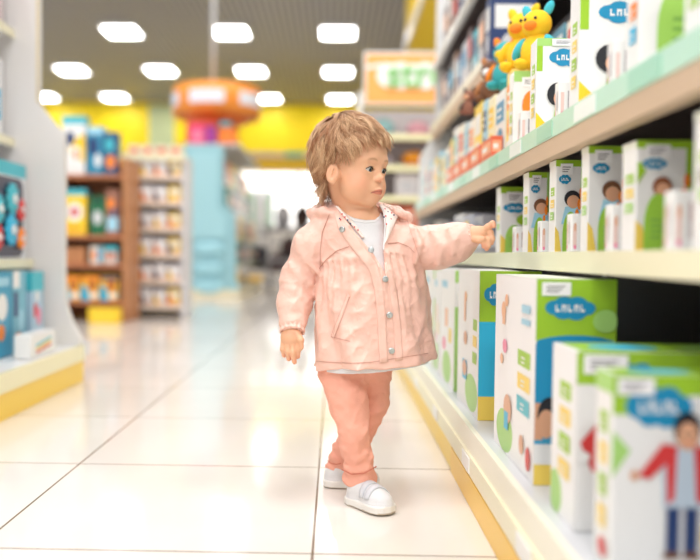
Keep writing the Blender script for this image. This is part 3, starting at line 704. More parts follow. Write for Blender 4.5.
# ---- hanging orange drum sign
dc = at(217, 100, 10.9)
DR = empty('hanging_sign', (dc[0], 10.9, 2.18), 'round orange drum sign hanging on a cord above the blue gondola', 'sign')
za = at(217, 118, 10.9)[2] - 2.18; zb = at(217, 89, 10.9)[2] - 2.18; rr = 43.5 * 10.9 / FPX
OR = srgb(255, 158, 60)
q = MB(); q.lathe([(.001, zb + .02), (rr * .96, zb), (rr, zb - .02), (rr, za), (rr * .94, za - .01), (rr * .90, za + .02)], (0, 0, 0), OR, 40); q.build('drum', PAINT, DR)
q = MB(); q.lathe([(rr * .8, za + .02), (rr * .72, za - .05), (rr * .55, za - .10), (rr * .50, za - .10)], (0, 0, 0), srgb(240, 120, 40), 32); q.build('lower_ring', PAINT, DR)
q = MB(); q.tube([(-.05, 0, zb), (-.05, 0, CEIL - 2.18)], .028, LGREY); q.build('cord', SATIN, DR)
q = MB(); q.lathe([(.001, zb + .10), (.06, zb + .09), (.09, zb + .02)], (-.05, 0, 0), WHITE, 16); q.build('cap', PAINT, DR)
LET = {'S': [(0, 0, 1, .18), (.75, .18, 1, .5), (0, .41, 1, .59), (0, .5, .25, .82), (0, .82, 1, 1)], 'M': [(0, 0, .22, 1), (.78, 0, 1, 1), (.39, .3, .61, 1), (.2, .8, .8, 1)], 'A': [(0, 0, .25, 1), (.75, 0, 1, 1), (0, .82, 1, 1), (0, .35, 1, .53)],
       'R': [(0, 0, .25, 1), (.75, .5, 1, 1), (0, .82, 1, 1), (0, .4, 1, .58), (.6, 0, .85, .4)], 'T': [(.38, 0, .62, 1), (0, .82, 1, 1)]}
for a0, nm in ((-math.pi / 2 - .10, ''), (-math.pi / 2 + 1.05, ''), (-math.pi / 2 - 1.25, '')):
    q = MB(); N_ = 24
    vs = []
    for i in range(N_ + 1):
        a = a0 + (i / N_ - .5) * .80; e = .075 + .012 * abs(math.sin(i / N_ * math.pi * 5))
        for zz in (-e, e): vs.append(((rr + .012) * math.cos(a), (rr + .012) * math.sin(a), (za + zb) / 2 + zz))
    q.add(vs, [(2 * i, 2 * i + 2, 2 * i + 3, 2 * i + 1) for i in range(N_)], srgb(235, 238, 250))
    o = q.build('lettering_panel', PAINT, DR); md = o.modifiers.new('t', 'SOLIDIFY'); md.thickness = .01

# ================================================================ yellow portal, bright shop front and back wall detail
def bx(name, px0, px1, py0, py1, Y, dep, col, lab=None, cat=None, m=PAINT, z0=None, kind=None, parent=None, group=None):
    a, b = at(px0, py0, Y), at(px1, py1, Y)
    q = MB(); zz = b[2] if z0 is None else z0
    cx_, hw = (a[0] + b[0]) / 2, (b[0] - a[0]) / 2
    q.box(-hw, hw, 0, dep, 0, a[2] - zz, col, .003)
    return tag(q.build(name, m, parent, (cx_, Y, zz)), lab, cat, group, kind)
PT = empty('yellow_portal', (-.9, 16, 0), 'yellow beam on posts crossing the far aisle with a coloured strip along its top', 'portal')
def ppart(nm, *a, **k):
    o = bx(nm, *a, **k); o.parent = PT; o.matrix_parent_inverse = Matrix.Translation((.9, -16, 0)); return o
ppart('beam', 236, 368, 157.5, 171.5, 16, .3, srgb(250, 200, 20))
ppart('coloured_strip', 236, 284, 152, 156.5, 16, .25, srgb(225, 205, 200))
ppart('coloured_strip', 285, 304, 152, 156.5, 16, .25, srgb(40, 190, 190))
ppart('coloured_strip', 305, 368, 152, 156.5, 16, .25, srgb(230, 225, 205))
ppart('post', 232, 237, 152, 200, 16, .3, srgb(245, 200, 40), z0=.001)
ppart('post', 366, 371, 152, 200, 16, .3, srgb(245, 200, 40), z0=.001)
WIN = mat('lit_shopfront', (1, .99, .97, 1), emit=2.0)
m = MB(); a, b = at(225, 173, 18.5), at(372, 226, 18.5)
for k in range(4):
    x0 = a[0] + (b[0] - a[0]) * k / 4
    m.box(x0 + .03, x0 + (b[0] - a[0]) / 4 - .03, 18.5, 18.53, b[2], a[2], WHITE)
w1_ = m.build('window_1', WIN); tag(w1_, kind='structure')
m = MB(); m.box(a[0] - .05, b[0] + .05, 18.54, 18.6, 0.001, a[2] + .06, srgb(235, 232, 228)); tag(m.build('wall_front', PAINT), kind='structure')
bx('shop_sign', 276, 300, 186, 193, 18.478, .05, srgb(150, 190, 225), 'small pale blue sign on the bright shop front left of the child\'s neck', 'sign')

# car seats on a grey rack
rk = empty('rack', (-.75, 12.0, 0), 'grey two-tier rack carrying dark car seats, left of the child\'s shoulder', 'rack')
for z in (.46, .92):
    q = MB(); q.box(-.28, .75, 0, .6, z - .05, z, srgb(160, 160, 165)); q.build('shelf', SATIN, rk)
for sx in (-.28, .72):
    q = MB(); q.box(sx, sx + .03, .601, .63, 0.001, 1.0, GREY); q.build('post', SATIN, rk)
def carseat(px, Y, z0, c0, c1, label, s=1.0):
    x = at(px, 250, Y)[0]
    r = empty('car_seat', (x, Y, z0), label, 'car seat', 'car seats and strollers in the far aisle'); r.scale = (s * .72, s * .9, s * .82)
    q = MB(); q.ell((0, .04, .22), (.15, .09, .20), c0, 20, 14); q.build('backrest', PAINT, r)
    q = MB(); q.ell((0, -.06, .07), (.15, .15, .07), c0, 20, 12); q.build('seat', PAINT, r)
    q = MB(); q.ell((0, -.03, .25), (.10, .05, .13), c1, 16, 12); q.build('padding', PLUSH, r)
    for sx in (-1, 1):
        q = MB(); q.ell((sx * .14, -.02, .20), (.03, .08, .10), c0); q.build('side_wing', PAINT, r)
    return r
carseat(283, 12.27, .9215, GREY, srgb(225, 225, 230), 'grey car seat with a white cushion on the rack top, left')
carseat(302, 12.27, .9215, srgb(95, 70, 60), srgb(60, 45, 45), 'brown car seat on the rack top beside the child\'s head')
carseat(289, 12.27, .4615, srgb(60, 50, 52), srgb(110, 85, 85), 'dark car seat on the lower rack shelf')
carseat(311, 12.27, .4615, srgb(45, 45, 50), srgb(80, 80, 90), 'charcoal car seat partly behind the pink shoulder')
def stroller(px, Y, label, col, s=1.0):
    x = at(px, 250, Y)[0]
    r = empty('stroller', (x, Y, 0), label, 'stroller', 'car seats and strollers in the far aisle'); r.scale = (s, s, s)
    q = MB(); q.ell((0, .05, .50), (.19, .22, .20), col, 20, 12); q.build('hood', PAINT, r)
    q = MB(); q.box(-.17, .17, -.2, .25, .28, .42, col, .03); q.build('seat', PAINT, r)
    for sx in (-1, 1):
        for sy in (-.22, .28):
            q = MB(); q.ell((sx * .2, sy, .095), (.025, .094, .094), DARK); q.build('wheel', PAINT, r)
        q = MB(); q.tube([(sx * .19, -.22, .1), (sx * .18, .05, .45), (sx * .16, .38, .85)], .014, GREY); q.build('frame_tube', METAL, r)
    q = MB(); q.tube([(-.16, .38, .85), (.16, .38, .85)], .016, DARK); q.build('handle', PAINT, r)
stroller(257, 13.4, 'dark stroller on the floor right of the pale blue end panel', srgb(50, 50, 60))
stroller(279, 14.0, 'maroon-grey stroller standing next to the dark one under the rack', srgb(90, 60, 65), .85)
bx('floor_box', 236, 262, 275, 286, 16.8, .2, YELLOW, 'low yellow box on the floor at the end of the aisle', 'box', z0=.001)
gr = empty('garment_rail', (at(254, 250, 15)[0], 15, 0), 'rail of pale garments beyond the blue gondola', 'rail')
q = MB(); q.tube([(-.42, 0, 0.001), (-.42, 0, 1.75), (.42, 0, 1.75), (.42, 0, 0.001)], .015, LGREY); q.build('frame', METAL, gr)
for i, (px, c0, nm) in enumerate(((242, srgb(235, 238, 232), 'white'), (251, srgb(190, 225, 195), 'pale green'), (260, srgb(240, 240, 236), 'off-white'), (269, srgb(205, 235, 210), 'mint'))):
    x = at(px, 250, 15)[0]; q = MB(); zt = 1.73
    q.prism([(-.076, -.85 + .12 * (i % 2)), (.076, -.85 + .12 * (i % 2)), (.07, -.12), (.03, -.03), (-.03, -.03), (-.07, -.12)], -.04 , .04, 'y', c0)
    tag(q.build('garment', PLUSH, None, (x, 15, zt)), f'{nm} garment hanging on the far rail, {ORD[i]} from the left', 'garment', 'garments on the far rail')

# ================================================================ unit with the orange sign behind the child's head
SU = empty('shelving_unit', (.52, 6.5, 0), 'shelving unit facing us behind the child\'s head, topped by an orange sign', 'shelving')
x0s, x1s = at(361, 200, 6.5)[0] - .52, 1.25
zs = [float(at(400, py, 6.5)[2]) for py in (134, 165, 196, 228)]
q = MB(); q.box(x0s, x1s, .40, .43, 0.002, 1.72, srgb(212, 205, 205)); q.build('back_panel', PAINT, SU)
q = MB(); q.box(x0s - .03, x0s, 0, .43, 0.002, 1.80, WHITE); q.build('side_post', SATIN, SU)
for z in zs:
    q = MB(); q.box(x0s, x1s, .02, .40, z - .03, z, srgb(190, 170, 160)); o = q.build('shelf', PAINT, SU)
    q = MB(); q.box(x0s, x1s, 0, .018, z - .045, z, srgb(246, 240, 190)); q.build('price_rail', SATIN, o)
zt, zbm = float(at(400, 53, 6.5)[2]), float(at(400, 106, 6.5)[2])
SG = empty('shop_sign', (.52, 6.46, zbm), 'orange and white sign reading stro above the shelves behind the child', 'sign')
xs0 = float(at(364, 80, 6.46)[0]) - .52
q = MB(); q.box(xs0, 1.2, 0, .06, 0, zt - zbm, WHITE); q.build('frame', SATIN, SG)
h_ = zt - zbm
q = MB(); q.box(xs0 + .015, 1.18, -.004, 0, .015, h_ - .02, srgb(255, 176, 90)); 
wv = [(xs0 + .015 + (1.16 - xs0) * i / 30, h_ * (.66 + .05 * math.sin(i * .5))) for i in range(31)]
for i in range(30):
    (xa, z1_), (xb, z2_) = wv[i], wv[i + 1]
    q.add([(xa, -.005, z1_), (xb, -.005, z2_), (xb, -.005, z2_ + .03), (xa, -.005, z1_ + .03)], [(0, 1, 2, 3)], WHITE)
q.build('orange_face', PAINT, SG)
fc = bpy.data.curves.new('lettering', 'FONT'); fc.body = 'stro'; fc.size = .30; fc.extrude = .006; fc.offset = .004
fo = bpy.data.objects.new('lettering', fc); COL.objects.link(fo)
dg = bpy.context.evaluated_depsgraph_get(); dg.update()
me = bpy.data.meshes.new_from_object(fo.evaluated_get(dg)); bpy.data.objects.remove(fo)
LM = mat('sign_letters', srgb(140, 205, 120), rough=.4)
me.materials.clear(); me.materials.append(LM)
lo_t = bpy.data.objects.new('lettering', me); COL.objects.link(lo_t); lo_t.parent = SG
lo_t.rotation_euler.x = math.pi / 2; lo_t.location = (xs0 + .17, -.022, h_ * .34)
xs_ = [v.co.x for v in me.vertices]; lw = max(xs_) - min(xs_)
q = MB()
for i in range(9):
    q.lathe([(.001, .004), (.085 if i % 2 else .10, .004), (.085 if i % 2 else .10, 0)], (0, 0, 0), WHITE, 20)
q.v = []; q.f = []; q.c = []; q.sm = []
def disc(cx_, cz_, r_, y=-.014, n=24):
    q.add([(cx_ + r_ * math.cos(6.2832 * i / n), y, cz_ + r_ * math.sin(6.2832 * i / n)) for i in range(n)] + [(cx_ + r_ * math.cos(6.2832 * i / n), -.004, cz_ + r_ * math.sin(6.2832 * i / n)) for i in range(n)],
          [tuple(range(n))] + [(i, (i + 1) % n, n + (i + 1) % n, n + i) for i in range(n)], srgb(250, 250, 246))
for i in range(6):
    disc(xs0 + .19 + i * lw / 5.2, h_ * .34 + .085, .092 + .012 * (i % 2) , -.010 - .0008 * i)
q.build('lettering_cloud', PAINT, SG)
def blob(name, px, py, Y, rx, rz, z0, col, lab, cat, col2=None, m=PLUSH):
    x = at(px, py, Y)[0]
    r = empty(name, (x, Y, z0 + .002), lab, cat)
    q = MB(); q.ell((0, 0, rz), (rx, rx * .8, rz), col, 24, 14); q.build('crown', m, r)
    q = MB(); q.lathe([(rx * .55, .001), (rx * 1.08, .004), (rx * 1.1, .014), (rx * .8, rz * .35)], (0, 0, 0), col2 or col, 24); q.build('brim', m, r)
    return r
blob('sun_hat', 384, 120, 6.7, .085, .075, zs[0], srgb(170, 215, 215), 'pale teal hat on the top shelf under the orange sign', 'hat')
blob('sun_hat', 418, 122, 6.7, .090, .065, zs[0], srgb(245, 185, 195), 'pink hat on the top shelf under the orange sign', 'hat')
blob('toy_helmet', 414, 150, 6.7, .098, .066, zs[1], srgb(252, 165, 40), 'orange and yellow round toy on the shelf behind the child\'s forehead', 'toy', srgb(225, 70, 40), GLOSS)
blob('sun_hat', 386, 150, 6.7, .060, .045, zs[1], srgb(200, 190, 195), 'grey hat half hidden behind the child\'s forehead', 'hat')
item('white_box', 'white box on the shelf level with the child\'s nose', 'box', None, 396, 418, 173, 6.6, zs[2], .2, srgb(236, 232, 232), [(R4(.2, .3, .8, .6), LGREY)])
item('red_box', 'red and blue box on the shelf level with the child\'s chin', 'box', None, 384, 400, 204, 6.6, zs[3], .2, srgb(220, 60, 60), [(R4(.6, .2, .95, .7), NAVY)])
item('orange_box', 'orange box right of the red one on the low shelf behind the child', 'box', None, 402, 418, 206, 6.6, zs[3], .2, srgb(240, 130, 90), [(R4(.1, .2, .6, .7), WHITE)])

# ---- yellow hanging beam, upper right
YB = empty('hanging_beam', (1.35, 9.0, 2.9), 'yellow overhead beam with an orange end and a white edge, top right behind the shelving', 'beam')
q = MB()
xa = .92
q.box(xa - 1.35, 1.0, -2.2, 2.4, .40, 1.1, srgb(250, 212, 10)); q.build('yellow_casing', PAINT, YB)
q = MB(); q.box(xa - 1.35 - .03, xa - 1.35 - .002, -2.2, 2.4, .36, .46, WHITE); q.build('white_edge', SATIN, YB)
q = MB(); q.box(xa - 1.35 + .10, 1.0, -2.24, -2.201, .68, .80, srgb(250, 130, 20)); q.build('orange_stripe', PAINT, YB)
for xx in (-.2, .7):
    q = MB(); q.tube([(xx, 0, 1.1), (xx, 0, CEIL - 2.9)], .02, GREY); q.build('hanger', METAL, YB)
# ================================================================ distance-field modelling for the child
def A3(*p): return np.array(p if len(p) > 1 else p[0], float)
def s_ell(c, r, R=None):
    c, r = A3(c), A3(r)
    def f(P):
        q = P - c
        if R is not None: q = q @ R          # columns of R are the ellipsoid's axes
        k0 = np.sqrt(((q / r) ** 2).sum(-1)) + 1e-9
        k1 = np.sqrt(((q / r ** 2) ** 2).sum(-1)) + 1e-9
        return k0 * (k0 - 1) / k1
    return f
def s_cap(a, b, ra, rb=None):
    a, b = A3(a), A3(b); rb = ra if rb is None else rb
    ab = b - a; L2 = float(ab @ ab)
    def f(P):
        t = np.clip(((P - a) @ ab) / L2, 0, 1)
        return np.sqrt(((P - a - t[:, None] * ab) ** 2).sum(-1)) - (ra + (rb - ra) * t)
    return f
def s_chain(pts, rads):
    fs = [s_cap(pts[i], pts[i + 1], rads[i], rads[i + 1]) for i in range(len(pts) - 1)]
    def f(P):
        d = fs[0](P)
        for g in fs[1:]: d = smin(d, g(P), .004)
        return d
    return f
def smin(a, b, k):
    if k <= 0: return np.minimum(a, b)
    h = np.maximum(k - np.abs(a - b), 0) / k
    return np.minimum(a, b) - h * h * k * .25
def smax(a, b, k): return -smin(-a, -b, k)
class Field:
    def __init__(s): s.p = []; s.post = None
    def add(s, f, k=.005): s.p.append(('u', f, k)); return s
    def sub(s, f, k=.002): s.p.append(('s', f, k)); return s
    def __call__(s, P, sel=None):
        d = np.full(len(P), 1.0)
        for i, (o, f, k) in enumerate(s.p):
            if sel is not None and not sel[i]: continue
            v = f(P)
            d = smin(d, v, k) if o == 'u' else smax(d, -v, k)
        if s.post is not None: d = s.post(P, d)
        return d
    def select(s, C, R):
        """which primitives matter within distance R of the centres C"""
        vals = [f(C) for o, f, k in s.p]
        sel = np.ones((len(C), len(s.p)), bool)
        dm = np.full(len(C), 1.0)
        for v, (o, f, k) in zip(vals, s.p):
            if o == 'u': dm = np.minimum(dm, v)
        for i, (v, (o, f, k)) in enumerate(zip(vals, s.p)):
            sel[:, i] = (v < dm + 3.2 * R + k) if o == 'u' else (v < R * 1.8 + k)
        return sel
def polygonize(F, lo, hi, h, B=14):
    lo, hi = A3(lo), A3(hi)
    nb = np.ceil((hi - lo) / (h * B)).astype(int)
    bi = np.stack(np.meshgrid(*[np.arange(n) for n in nb], indexing='ij'), -1).reshape(-1, 3)
    C = lo + (bi + .5) * B * h
    R = B * h * .5 * 1.733
    sel_all = F.select(C, R)
    dc = F(C)
    act = np.abs(dc) < R * 1.7 + .006
    n = nb * B + 2
    g = np.stack(np.meshgrid(*[np.arange(B + 1)] * 3, indexing='ij'), -1).reshape(-1, 3)
    off = np.array([(i, j, k) for i in (0, 1) for j in (0, 1) for k in (0, 1)])
    edges = [(a, b) for a in range(8) for b in range(a + 1, 8) if np.abs(off[a] - off[b]).sum() == 1]
    keyf = lambda I: (I[:, 0].astype(np.int64) * n[1] + I[:, 1]) * n[2] + I[:, 2]
    VK, VP, E = [], [], [[], [], []]
    for q in np.nonzero(act)[0]:
        base = bi[q] * B
        I = g + base
        v = F(lo + I * h, sel_all[q]).reshape(B + 1, B + 1, B + 1)
        if v.min() > 0 or v.max() < 0: continue
        ins = v < 0
        cnt = np.zeros((B, B, B), int)
        for o in off: cnt += ins[o[0]:o[0] + B, o[1]:o[1] + B, o[2]:o[2] + B]
        cells = np.argwhere((cnt > 0) & (cnt < 8))
        if len(cells) == 0: continue
        cv = np.stack([v[cells[:, 0] + o[0], cells[:, 1] + o[1], cells[:, 2] + o[2]] for o in off], 1)
        acc = np.zeros((len(cells), 3)); num = np.zeros(len(cells))
        for a, b in edges:
            va, vb = cv[:, a], cv[:, b]
            m_ = (va < 0) != (vb < 0)
            t = np.where(m_, va / np.where(m_, va - vb, 1), 0)
            acc += m_[:, None] * (off[a] + t[:, None] * (off[b] - off[a])); num += m_
        VK.append(keyf(cells + base)); VP.append(lo + (cells + base + acc / num[:, None]) * h)
        for ax in range(3):
            sl = [slice(0, B)] * 3; s2 = list(sl); s2[ax] = slice(1, B + 1)
            A_, B_ = ins[tuple(sl)], ins[tuple(s2)]
            x = np.argwhere(A_ != B_)
            if len(x): E[ax].append((x + base, A_[x[:, 0], x[:, 1], x[:, 2]]))
    VK = np.concatenate(VK); VP = np.concatenate(VP)
    o = np.argsort(VK); VK, VP = VK[o], VP[o]
    faces = []
    for ax in range(3):
        if not E[ax]: continue
        I = np.concatenate([e[0] for e in E[ax]]); fl = np.concatenate([e[1] for e in E[ax]])
        u_, w_ = [(1, 2), (2, 0), (0, 1)][ax]
        qs, ok = [], np.ones(len(I), bool)
        for du, dw in ((0, 0), (-1, 0), (-1, -1), (0, -1)):
            J = I.copy(); J[:, u_] += du; J[:, w_] += dw
            k_ = keyf(J); s_ = np.clip(np.searchsorted(VK, k_), 0, len(VK) - 1)
            ok &= (VK[s_] == k_); qs.append(s_)
        Q = np.stack(qs, 1)
        Q[~fl] = Q[~fl][:, ::-1]
        faces.append(Q[ok])
    return VP, np.concatenate(faces)
def sdf_object(name, F, lo, hi, h, material, parent=None, colf=None, col=None, smooth_iter=0):
    V, Q = polygonize(F, lo, hi, h)
    me = bpy.data.meshes.new(name)
    me.vertices.add(len(V)); me.vertices.foreach_set('co', V.ravel().astype(np.float32))
    me.loops.add(Q.size); me.loops.foreach_set('vertex_index', Q.ravel().astype(np.int32))
    me.polygons.add(len(Q)); me.polygons.foreach_set('loop_start', np.arange(0, Q.size, 4, dtype=np.int32))
    me.polygons.foreach_set('loop_total', np.full(len(Q), 4, np.int32))
    me.update(); me.validate()
    a = me.color_attributes.new('Col', 'FLOAT_COLOR', 'POINT')
    c = colf(V) if colf else np.tile(np.array(col or (1, 1, 1, 1)), (len(V), 1))
    if c.shape[1] == 3: c = np.concatenate([c, np.ones((len(c), 1))], 1)
    a.data.foreach_set('color', c.ravel().astype(np.float32))
    me.polygons.foreach_set('use_smooth', np.ones(len(me.polygons), bool))
    me.materials.append(material)
    o = bpy.data.objects.new(name, me); COL.objects.link(o)
    if parent: o.parent = parent
    if smooth_iter:
        md = o.modifiers.new('smooth', 'SMOOTH'); md.factor = .5; md.iterations = smooth_iter
    return o
def poly2d(P, poly):
    """signed distance in px to a polygon drawn on the photo"""
    x, y = P; n = len(poly)
    d = np.full(x.shape, 1e9); s = np.ones(x.shape)
    for i in range(n):
        ax, ay = poly[i]; bx, by = poly[i - 1]
        ex, ey = bx - ax, by - ay; wx, wy = x - ax, y - ay
        t = np.clip((wx * ex + wy * ey) / (ex * ex + ey * ey), 0, 1)
        d = np.minimum(d, (wx - ex * t) ** 2 + (wy - ey * t) ** 2)
        c1 = y >= ay; c2 = y < by; c3 = ex * wy > ey * wx
        m_ = (c1 & c2 & c3) | (~c1 & ~c2 & ~c3)
        s = np.where(m_, -s, s)
    return s * np.sqrt(d)
def hit(px, py, F, Y0, Y1, off=0.0, n=60):
    """first point of the surface F seen at photo pixel (px,py), searched from depth Y0 to Y1"""
    Ys = np.linspace(Y0, Y1, n)
    P = np.array([at(px, py, y) for y in Ys])
    d = F(P) - off
    k = np.nonzero(d < 0)[0]
    if len(k) == 0: return P[np.argmin(d)]
    k = k[0]
    if k == 0: return P[0]
    t = d[k - 1] / (d[k - 1] - d[k])
    return P[k - 1] + t * (P[k] - P[k - 1])
def resample(L_, n):
    L_ = np.array(L_, float); s = np.r_[0, np.cumsum(np.hypot(*np.diff(L_, axis=0).T))]
    t = np.linspace(0, s[-1], n)
    return np.stack([np.interp(t, s, L_[:, 0]), np.interp(t, s, L_[:, 1])], 1)
def ribbon(name, A_, B_, F, Y0, Y1, off, thick, material, parent, col, n=24, k=6, bulge=0.0):
    """strip between two outlines, laid on the surface F, given a thickness"""
    A_, B_ = resample(A_, n), resample(B_, n)
    vs = []
    for i in range(n):
        for j in range(k):
            t = j / (k - 1); p = A_[i] * (1 - t) + B_[i] * t
            vs.append(hit(p[0], p[1], F, Y0, Y1, off + bulge * math.sin(math.pi * t)))
    me_ = MB(); me_.add(vs, [(i * k + j, i * k + j + 1, (i + 1) * k + j + 1, (i + 1) * k + j) for i in range(n - 1) for j in range(k - 1)], col, True)
    o = me_.build(name, material, parent)
    md = o.modifiers.new('thickness', 'SOLIDIFY'); md.thickness = thick; md.offset = 0
    return o
# ================================================================ the child
CH = at(358, 508, 1.76); CH[2] = 0
child = empty('person', CH, 'toddler in a pale pink jacket and salmon trousers, walking and pointing at the shelf', 'person')
ORG = A3(CH)
def part_fix(o):       # the child's meshes are modelled in world coordinates
    o.matrix_parent_inverse = Matrix.Translation(-Vector([float(q) for q in ORG])); return o

# ---- head frame
TH = math.radians(52)
Hc = at(350, 154, 1.785)
hf = A3(math.sin(TH), -math.cos(TH), 0); hl = A3(math.cos(TH), math.sin(TH), 0); hu = A3(0, 0, 1)
pt = math.radians(4)
hf, hu = hf * math.cos(pt) - hu * math.sin(pt), hu * math.cos(pt) + hf * math.sin(pt)
RH = np.stack([hf, hl, hu], 1)
H = lambda f, l, u: Hc + hf * f + hl * l + hu * u
def hloc(P): return (P - Hc) @ RH
def h_ell(c, r): return s_ell(H(*c), r, RH)

B_ = Field()
body = B_
B_.add(h_ell((-.005, 0, .006), (.077, .069, .073)), .01)
B_.add(h_ell((.026, 0, -.006), (.054, .059, .056)), .02)
B_.add(h_ell((.030, 0, -.044), (.046, .050, .050)), .02)
for s in (-1, 1):
    B_.add(h_ell((.044, s * .031, -.068), (.028, .027, .028)), .016)
    B_.add(h_ell((.062, s * .021, -.013), (.014, .020, .008)), .014)       # brow
B_.add(h_ell((.038, 0, -.083), (.036, .043, .025)), .018)
B_.add(h_ell((.062, 0, -.096), (.014, .017, .011)), .014)
B_.add(h_ell((.066, 0, -.072), (.016, .021, .015)), .012)
EYE = {-1: H(.0605, -.0235, -.034), 1: H(.0605, .0235, -.034)}
for s in (-1, 1):
    B_.sub(s_cap(H(.090, s * .022, -.032), H(.088, s * .030, -.032), .012), .010)
    B_.add(s_ell(EYE[s], (.0157, .0157, .0147)), .006)
B_.add(s_cap(H(.070, 0, -.026), H(.0805, 0, -.047), .0048, .0060), .010)
B_.add(s_ell(H(.0835, 0, -.0500), (.0070, .0070, .0064)), .005)
for s in (-1, 1):
    B_.add(s_ell(H(.0775, s * .0082, -.0525), (.0055, .0046, .0046)), .004)
    B_.sub(s_ell(H(.0815, s * .0042, -.0572), (.003, .0022, .0020)), .002)
# lips
def arc(pts, r, k=.003):
    for a, b in zip(pts[:-1], pts[1:]): B_.add(s_cap(a, b, r), k)
up = [H(.0735, -.0170, -.0790), H(.0805, -.0085, -.0750), H(.0835, -.002, -.0737), H(.0835, .002, -.0737), H(.0805, .0085, -.0750), H(.0735, .0170, -.0790)]
lo_ = [H(.0750, -.0135, -.0815), H(.0808, -.005, -.0805), H(.0815, 0, -.0805), H(.0808, .005, -.0805), H(.0750, .0135, -.0815)]
arc(up, .0031); arc(lo_, .0036)
sl = [H(.0760, -.0190, -.0815), H(.0862, -.007, -.0772), H(.0875, 0, -.0768), H(.0862, .007, -.0772), H(.0760, .0190, -.0815)]
for a, b in zip(sl[:-1], sl[1:]): B_.sub(s_cap(a, b, .0011), .0012)
# eyelid openings
def almond(s):
    g = gaze[s]; E = EYE[s]
    ax = np.cross(A3(0, 0, 1), hf); ax /= np.linalg.norm(ax); ay = np.cross(hf, ax)
    def f(P):
        q = P - E
        x = q @ ax; y = q @ ay; z = q @ hf
        x2 = x / .0128
        top = y - (.0056 * (1 - x2 * x2) + .0002); bot = -y - (.0046 * (1 - x2 * x2))
        d = np.maximum(np.maximum(top, bot), np.abs(x) - .0126)
        return np.maximum(d * .8, -z)
    return f
gz = hf * .95 + hl * .20 - hu * .22; gz /= np.linalg.norm(gz)
gaze = {-1: gz, 1: gz}
for s in (-1, 1): B_.sub(almond(s), .0012)
# ears
for s in (-1, 1):
    tilt = .35
    e1 = hu * math.cos(.2) - hf * math.sin(.2); e2 = hl * s * math.sin(tilt + .0) + (-hf) * math.cos(tilt); n_ = np.cross(e1, e2)
    RE = np.stack([e2, n_, e1], 1)
    ec = H(.011, s * .0690, -.046)
    B_.add(s_ell(ec, (.0135, .0055, .0205), RE), .004)
    B_.add(s_cap(ec - hf * -.008 - hu * .008, ec - hl * s * .012 + hf * .006, .006, .008), .006)
    B_.sub(s_ell(ec + hl * s * .0050 + hf * .0040 + hu * .001, (.0085, .0060, .0140), RE), .002)
    B_.add(s_cap(ec + hl * s * .003 + hf * .002 + hu * .009, ec + hl * s * .003 - hf * .002 - hu * .006, .0016), .003)
    B_.add(s_ell(ec + hf * .003 - hu * .017 - hl * s * .002, (.006, .005, .006), RE), .004)
# neck, torso
TB = math.radians(33)
bf = A3(math.sin(TB), -math.cos(TB), 0); bl = A3(math.cos(TB), math.sin(TB), 0)
nk = at(356, 216, 1.80)
B_.add(s_cap(H(-.012, 0, -.055), nk, .040, .036), .014)
B_.add(s_cap(H(.002, 0, -.080), nk + bf * .008, .030, .034), .012)
ch_, ab_, pv_ = at(362, 240, 1.805), at(368, 290, 1.81), at(366, 350, 1.81)
B_.add(s_ell(ch_, (.078, .055, .07), np.stack([bl, bf, A3(0, 0, 1)], 1)), .03)
B_.add(s_ell(ab_, (.080, .066, .10), np.stack([bl, bf, A3(0, 0, 1)], 1)), .04)
B_.add(s_ell(pv_, (.078, .062, .06), np.stack([bl, bf, A3(0, 0, 1)], 1)), .04)
# arms: right arm hangs (left in the photo), left arm reaches (right in the photo)
RS, REl, RW = at(321, 229, 1.785), at(297, 284, 1.80), at(292.5, 329, 1.755)
LS, LE, LW = at(400, 232, 1.81), at(440, 247, 1.80), at(472, 235, 1.745)
B_.add(s_chain([at(322, 236, 1.80), REl, RW], [.022, .022, .0165]), .02)
B_.add(s_chain([at(396, 238, 1.81), LE, LW], [.024, .024, .0170]), .02)
# right hand, hanging with relaxed fingers
def px3(px, py, Y): return at(px, py, Y)
B_.add(s_cap(RW, px3(291.5, 337, 1.750), .0165, .0185), .008)
B_.add(s_ell(px3(291.3, 337, 1.75), (.0225, .014, .019), None), .008)
fing = [
 ([px3(283.6, 341, 1.752), px3(282.8, 349, 1.750), px3(284.0, 355.5, 1.757)], [.0063, .0056, .0048]),
 ([px3(287.6, 342, 1.746), px3(287.6, 351, 1.742), px3(288.8, 359.0, 1.750)], [.0068, .0062, .0052]),
 ([px3(292.4, 342, 1.743), px3(292.8, 352.5, 1.738), px3(294.4, 362, 1.744)], [.0070, .0064, .0052]),
 ([px3(297.0, 341, 1.746), px3(298.2, 349.0, 1.741), px3(297.8, 356.5, 1.746)], [.0068, .0062, .0050]),
]
for p, r in fing: B_.add(s_chain(p, r), .0022)
B_.add(s_chain([px3(296.5, 333, 1.742), px3(300.5, 340, 1.735), px3(301.2, 347.5, 1.738)], [.0080, .0068, .0055]), .0035)
# left hand, index finger pointing
B_.add(s_cap(LW, px3(479, 234, 1.738), .0165, .0165), .008)
B_.add(s_ell(px3(479, 235, 1.738), (.0200, .015, .0165), None), .007)
fing2 = [
 ([px3(483, 230.5, 1.735), px3(488, 227, 1.728), px3(492.6, 223.6, 1.722), px3(493.8, 226, 1.719)], [.0075, .0066, .0058, .0050]),
 ([px3(485, 233, 1.738), px3(490.2, 232.5, 1.730), px3(492.0, 238.5, 1.726), px3(491.4, 243.0, 1.729)], [.0072, .0064, .0058, .0050]),
 ([px3(483.5, 237, 1.734), px3(488.0, 240, 1.724), px3(488.0, 245.5, 1.722), px3(486.6, 248.8, 1.726)], [.0070, .0062, .0056, .0050]),
 ([px3(480.5, 239, 1.732), px3(484.0, 242, 1.722), px3(483.8, 246.5, 1.722)], [.0064, .0056, .0048]),
]
for p, r in fing2: B_.add(s_chain(p, r), .0022)
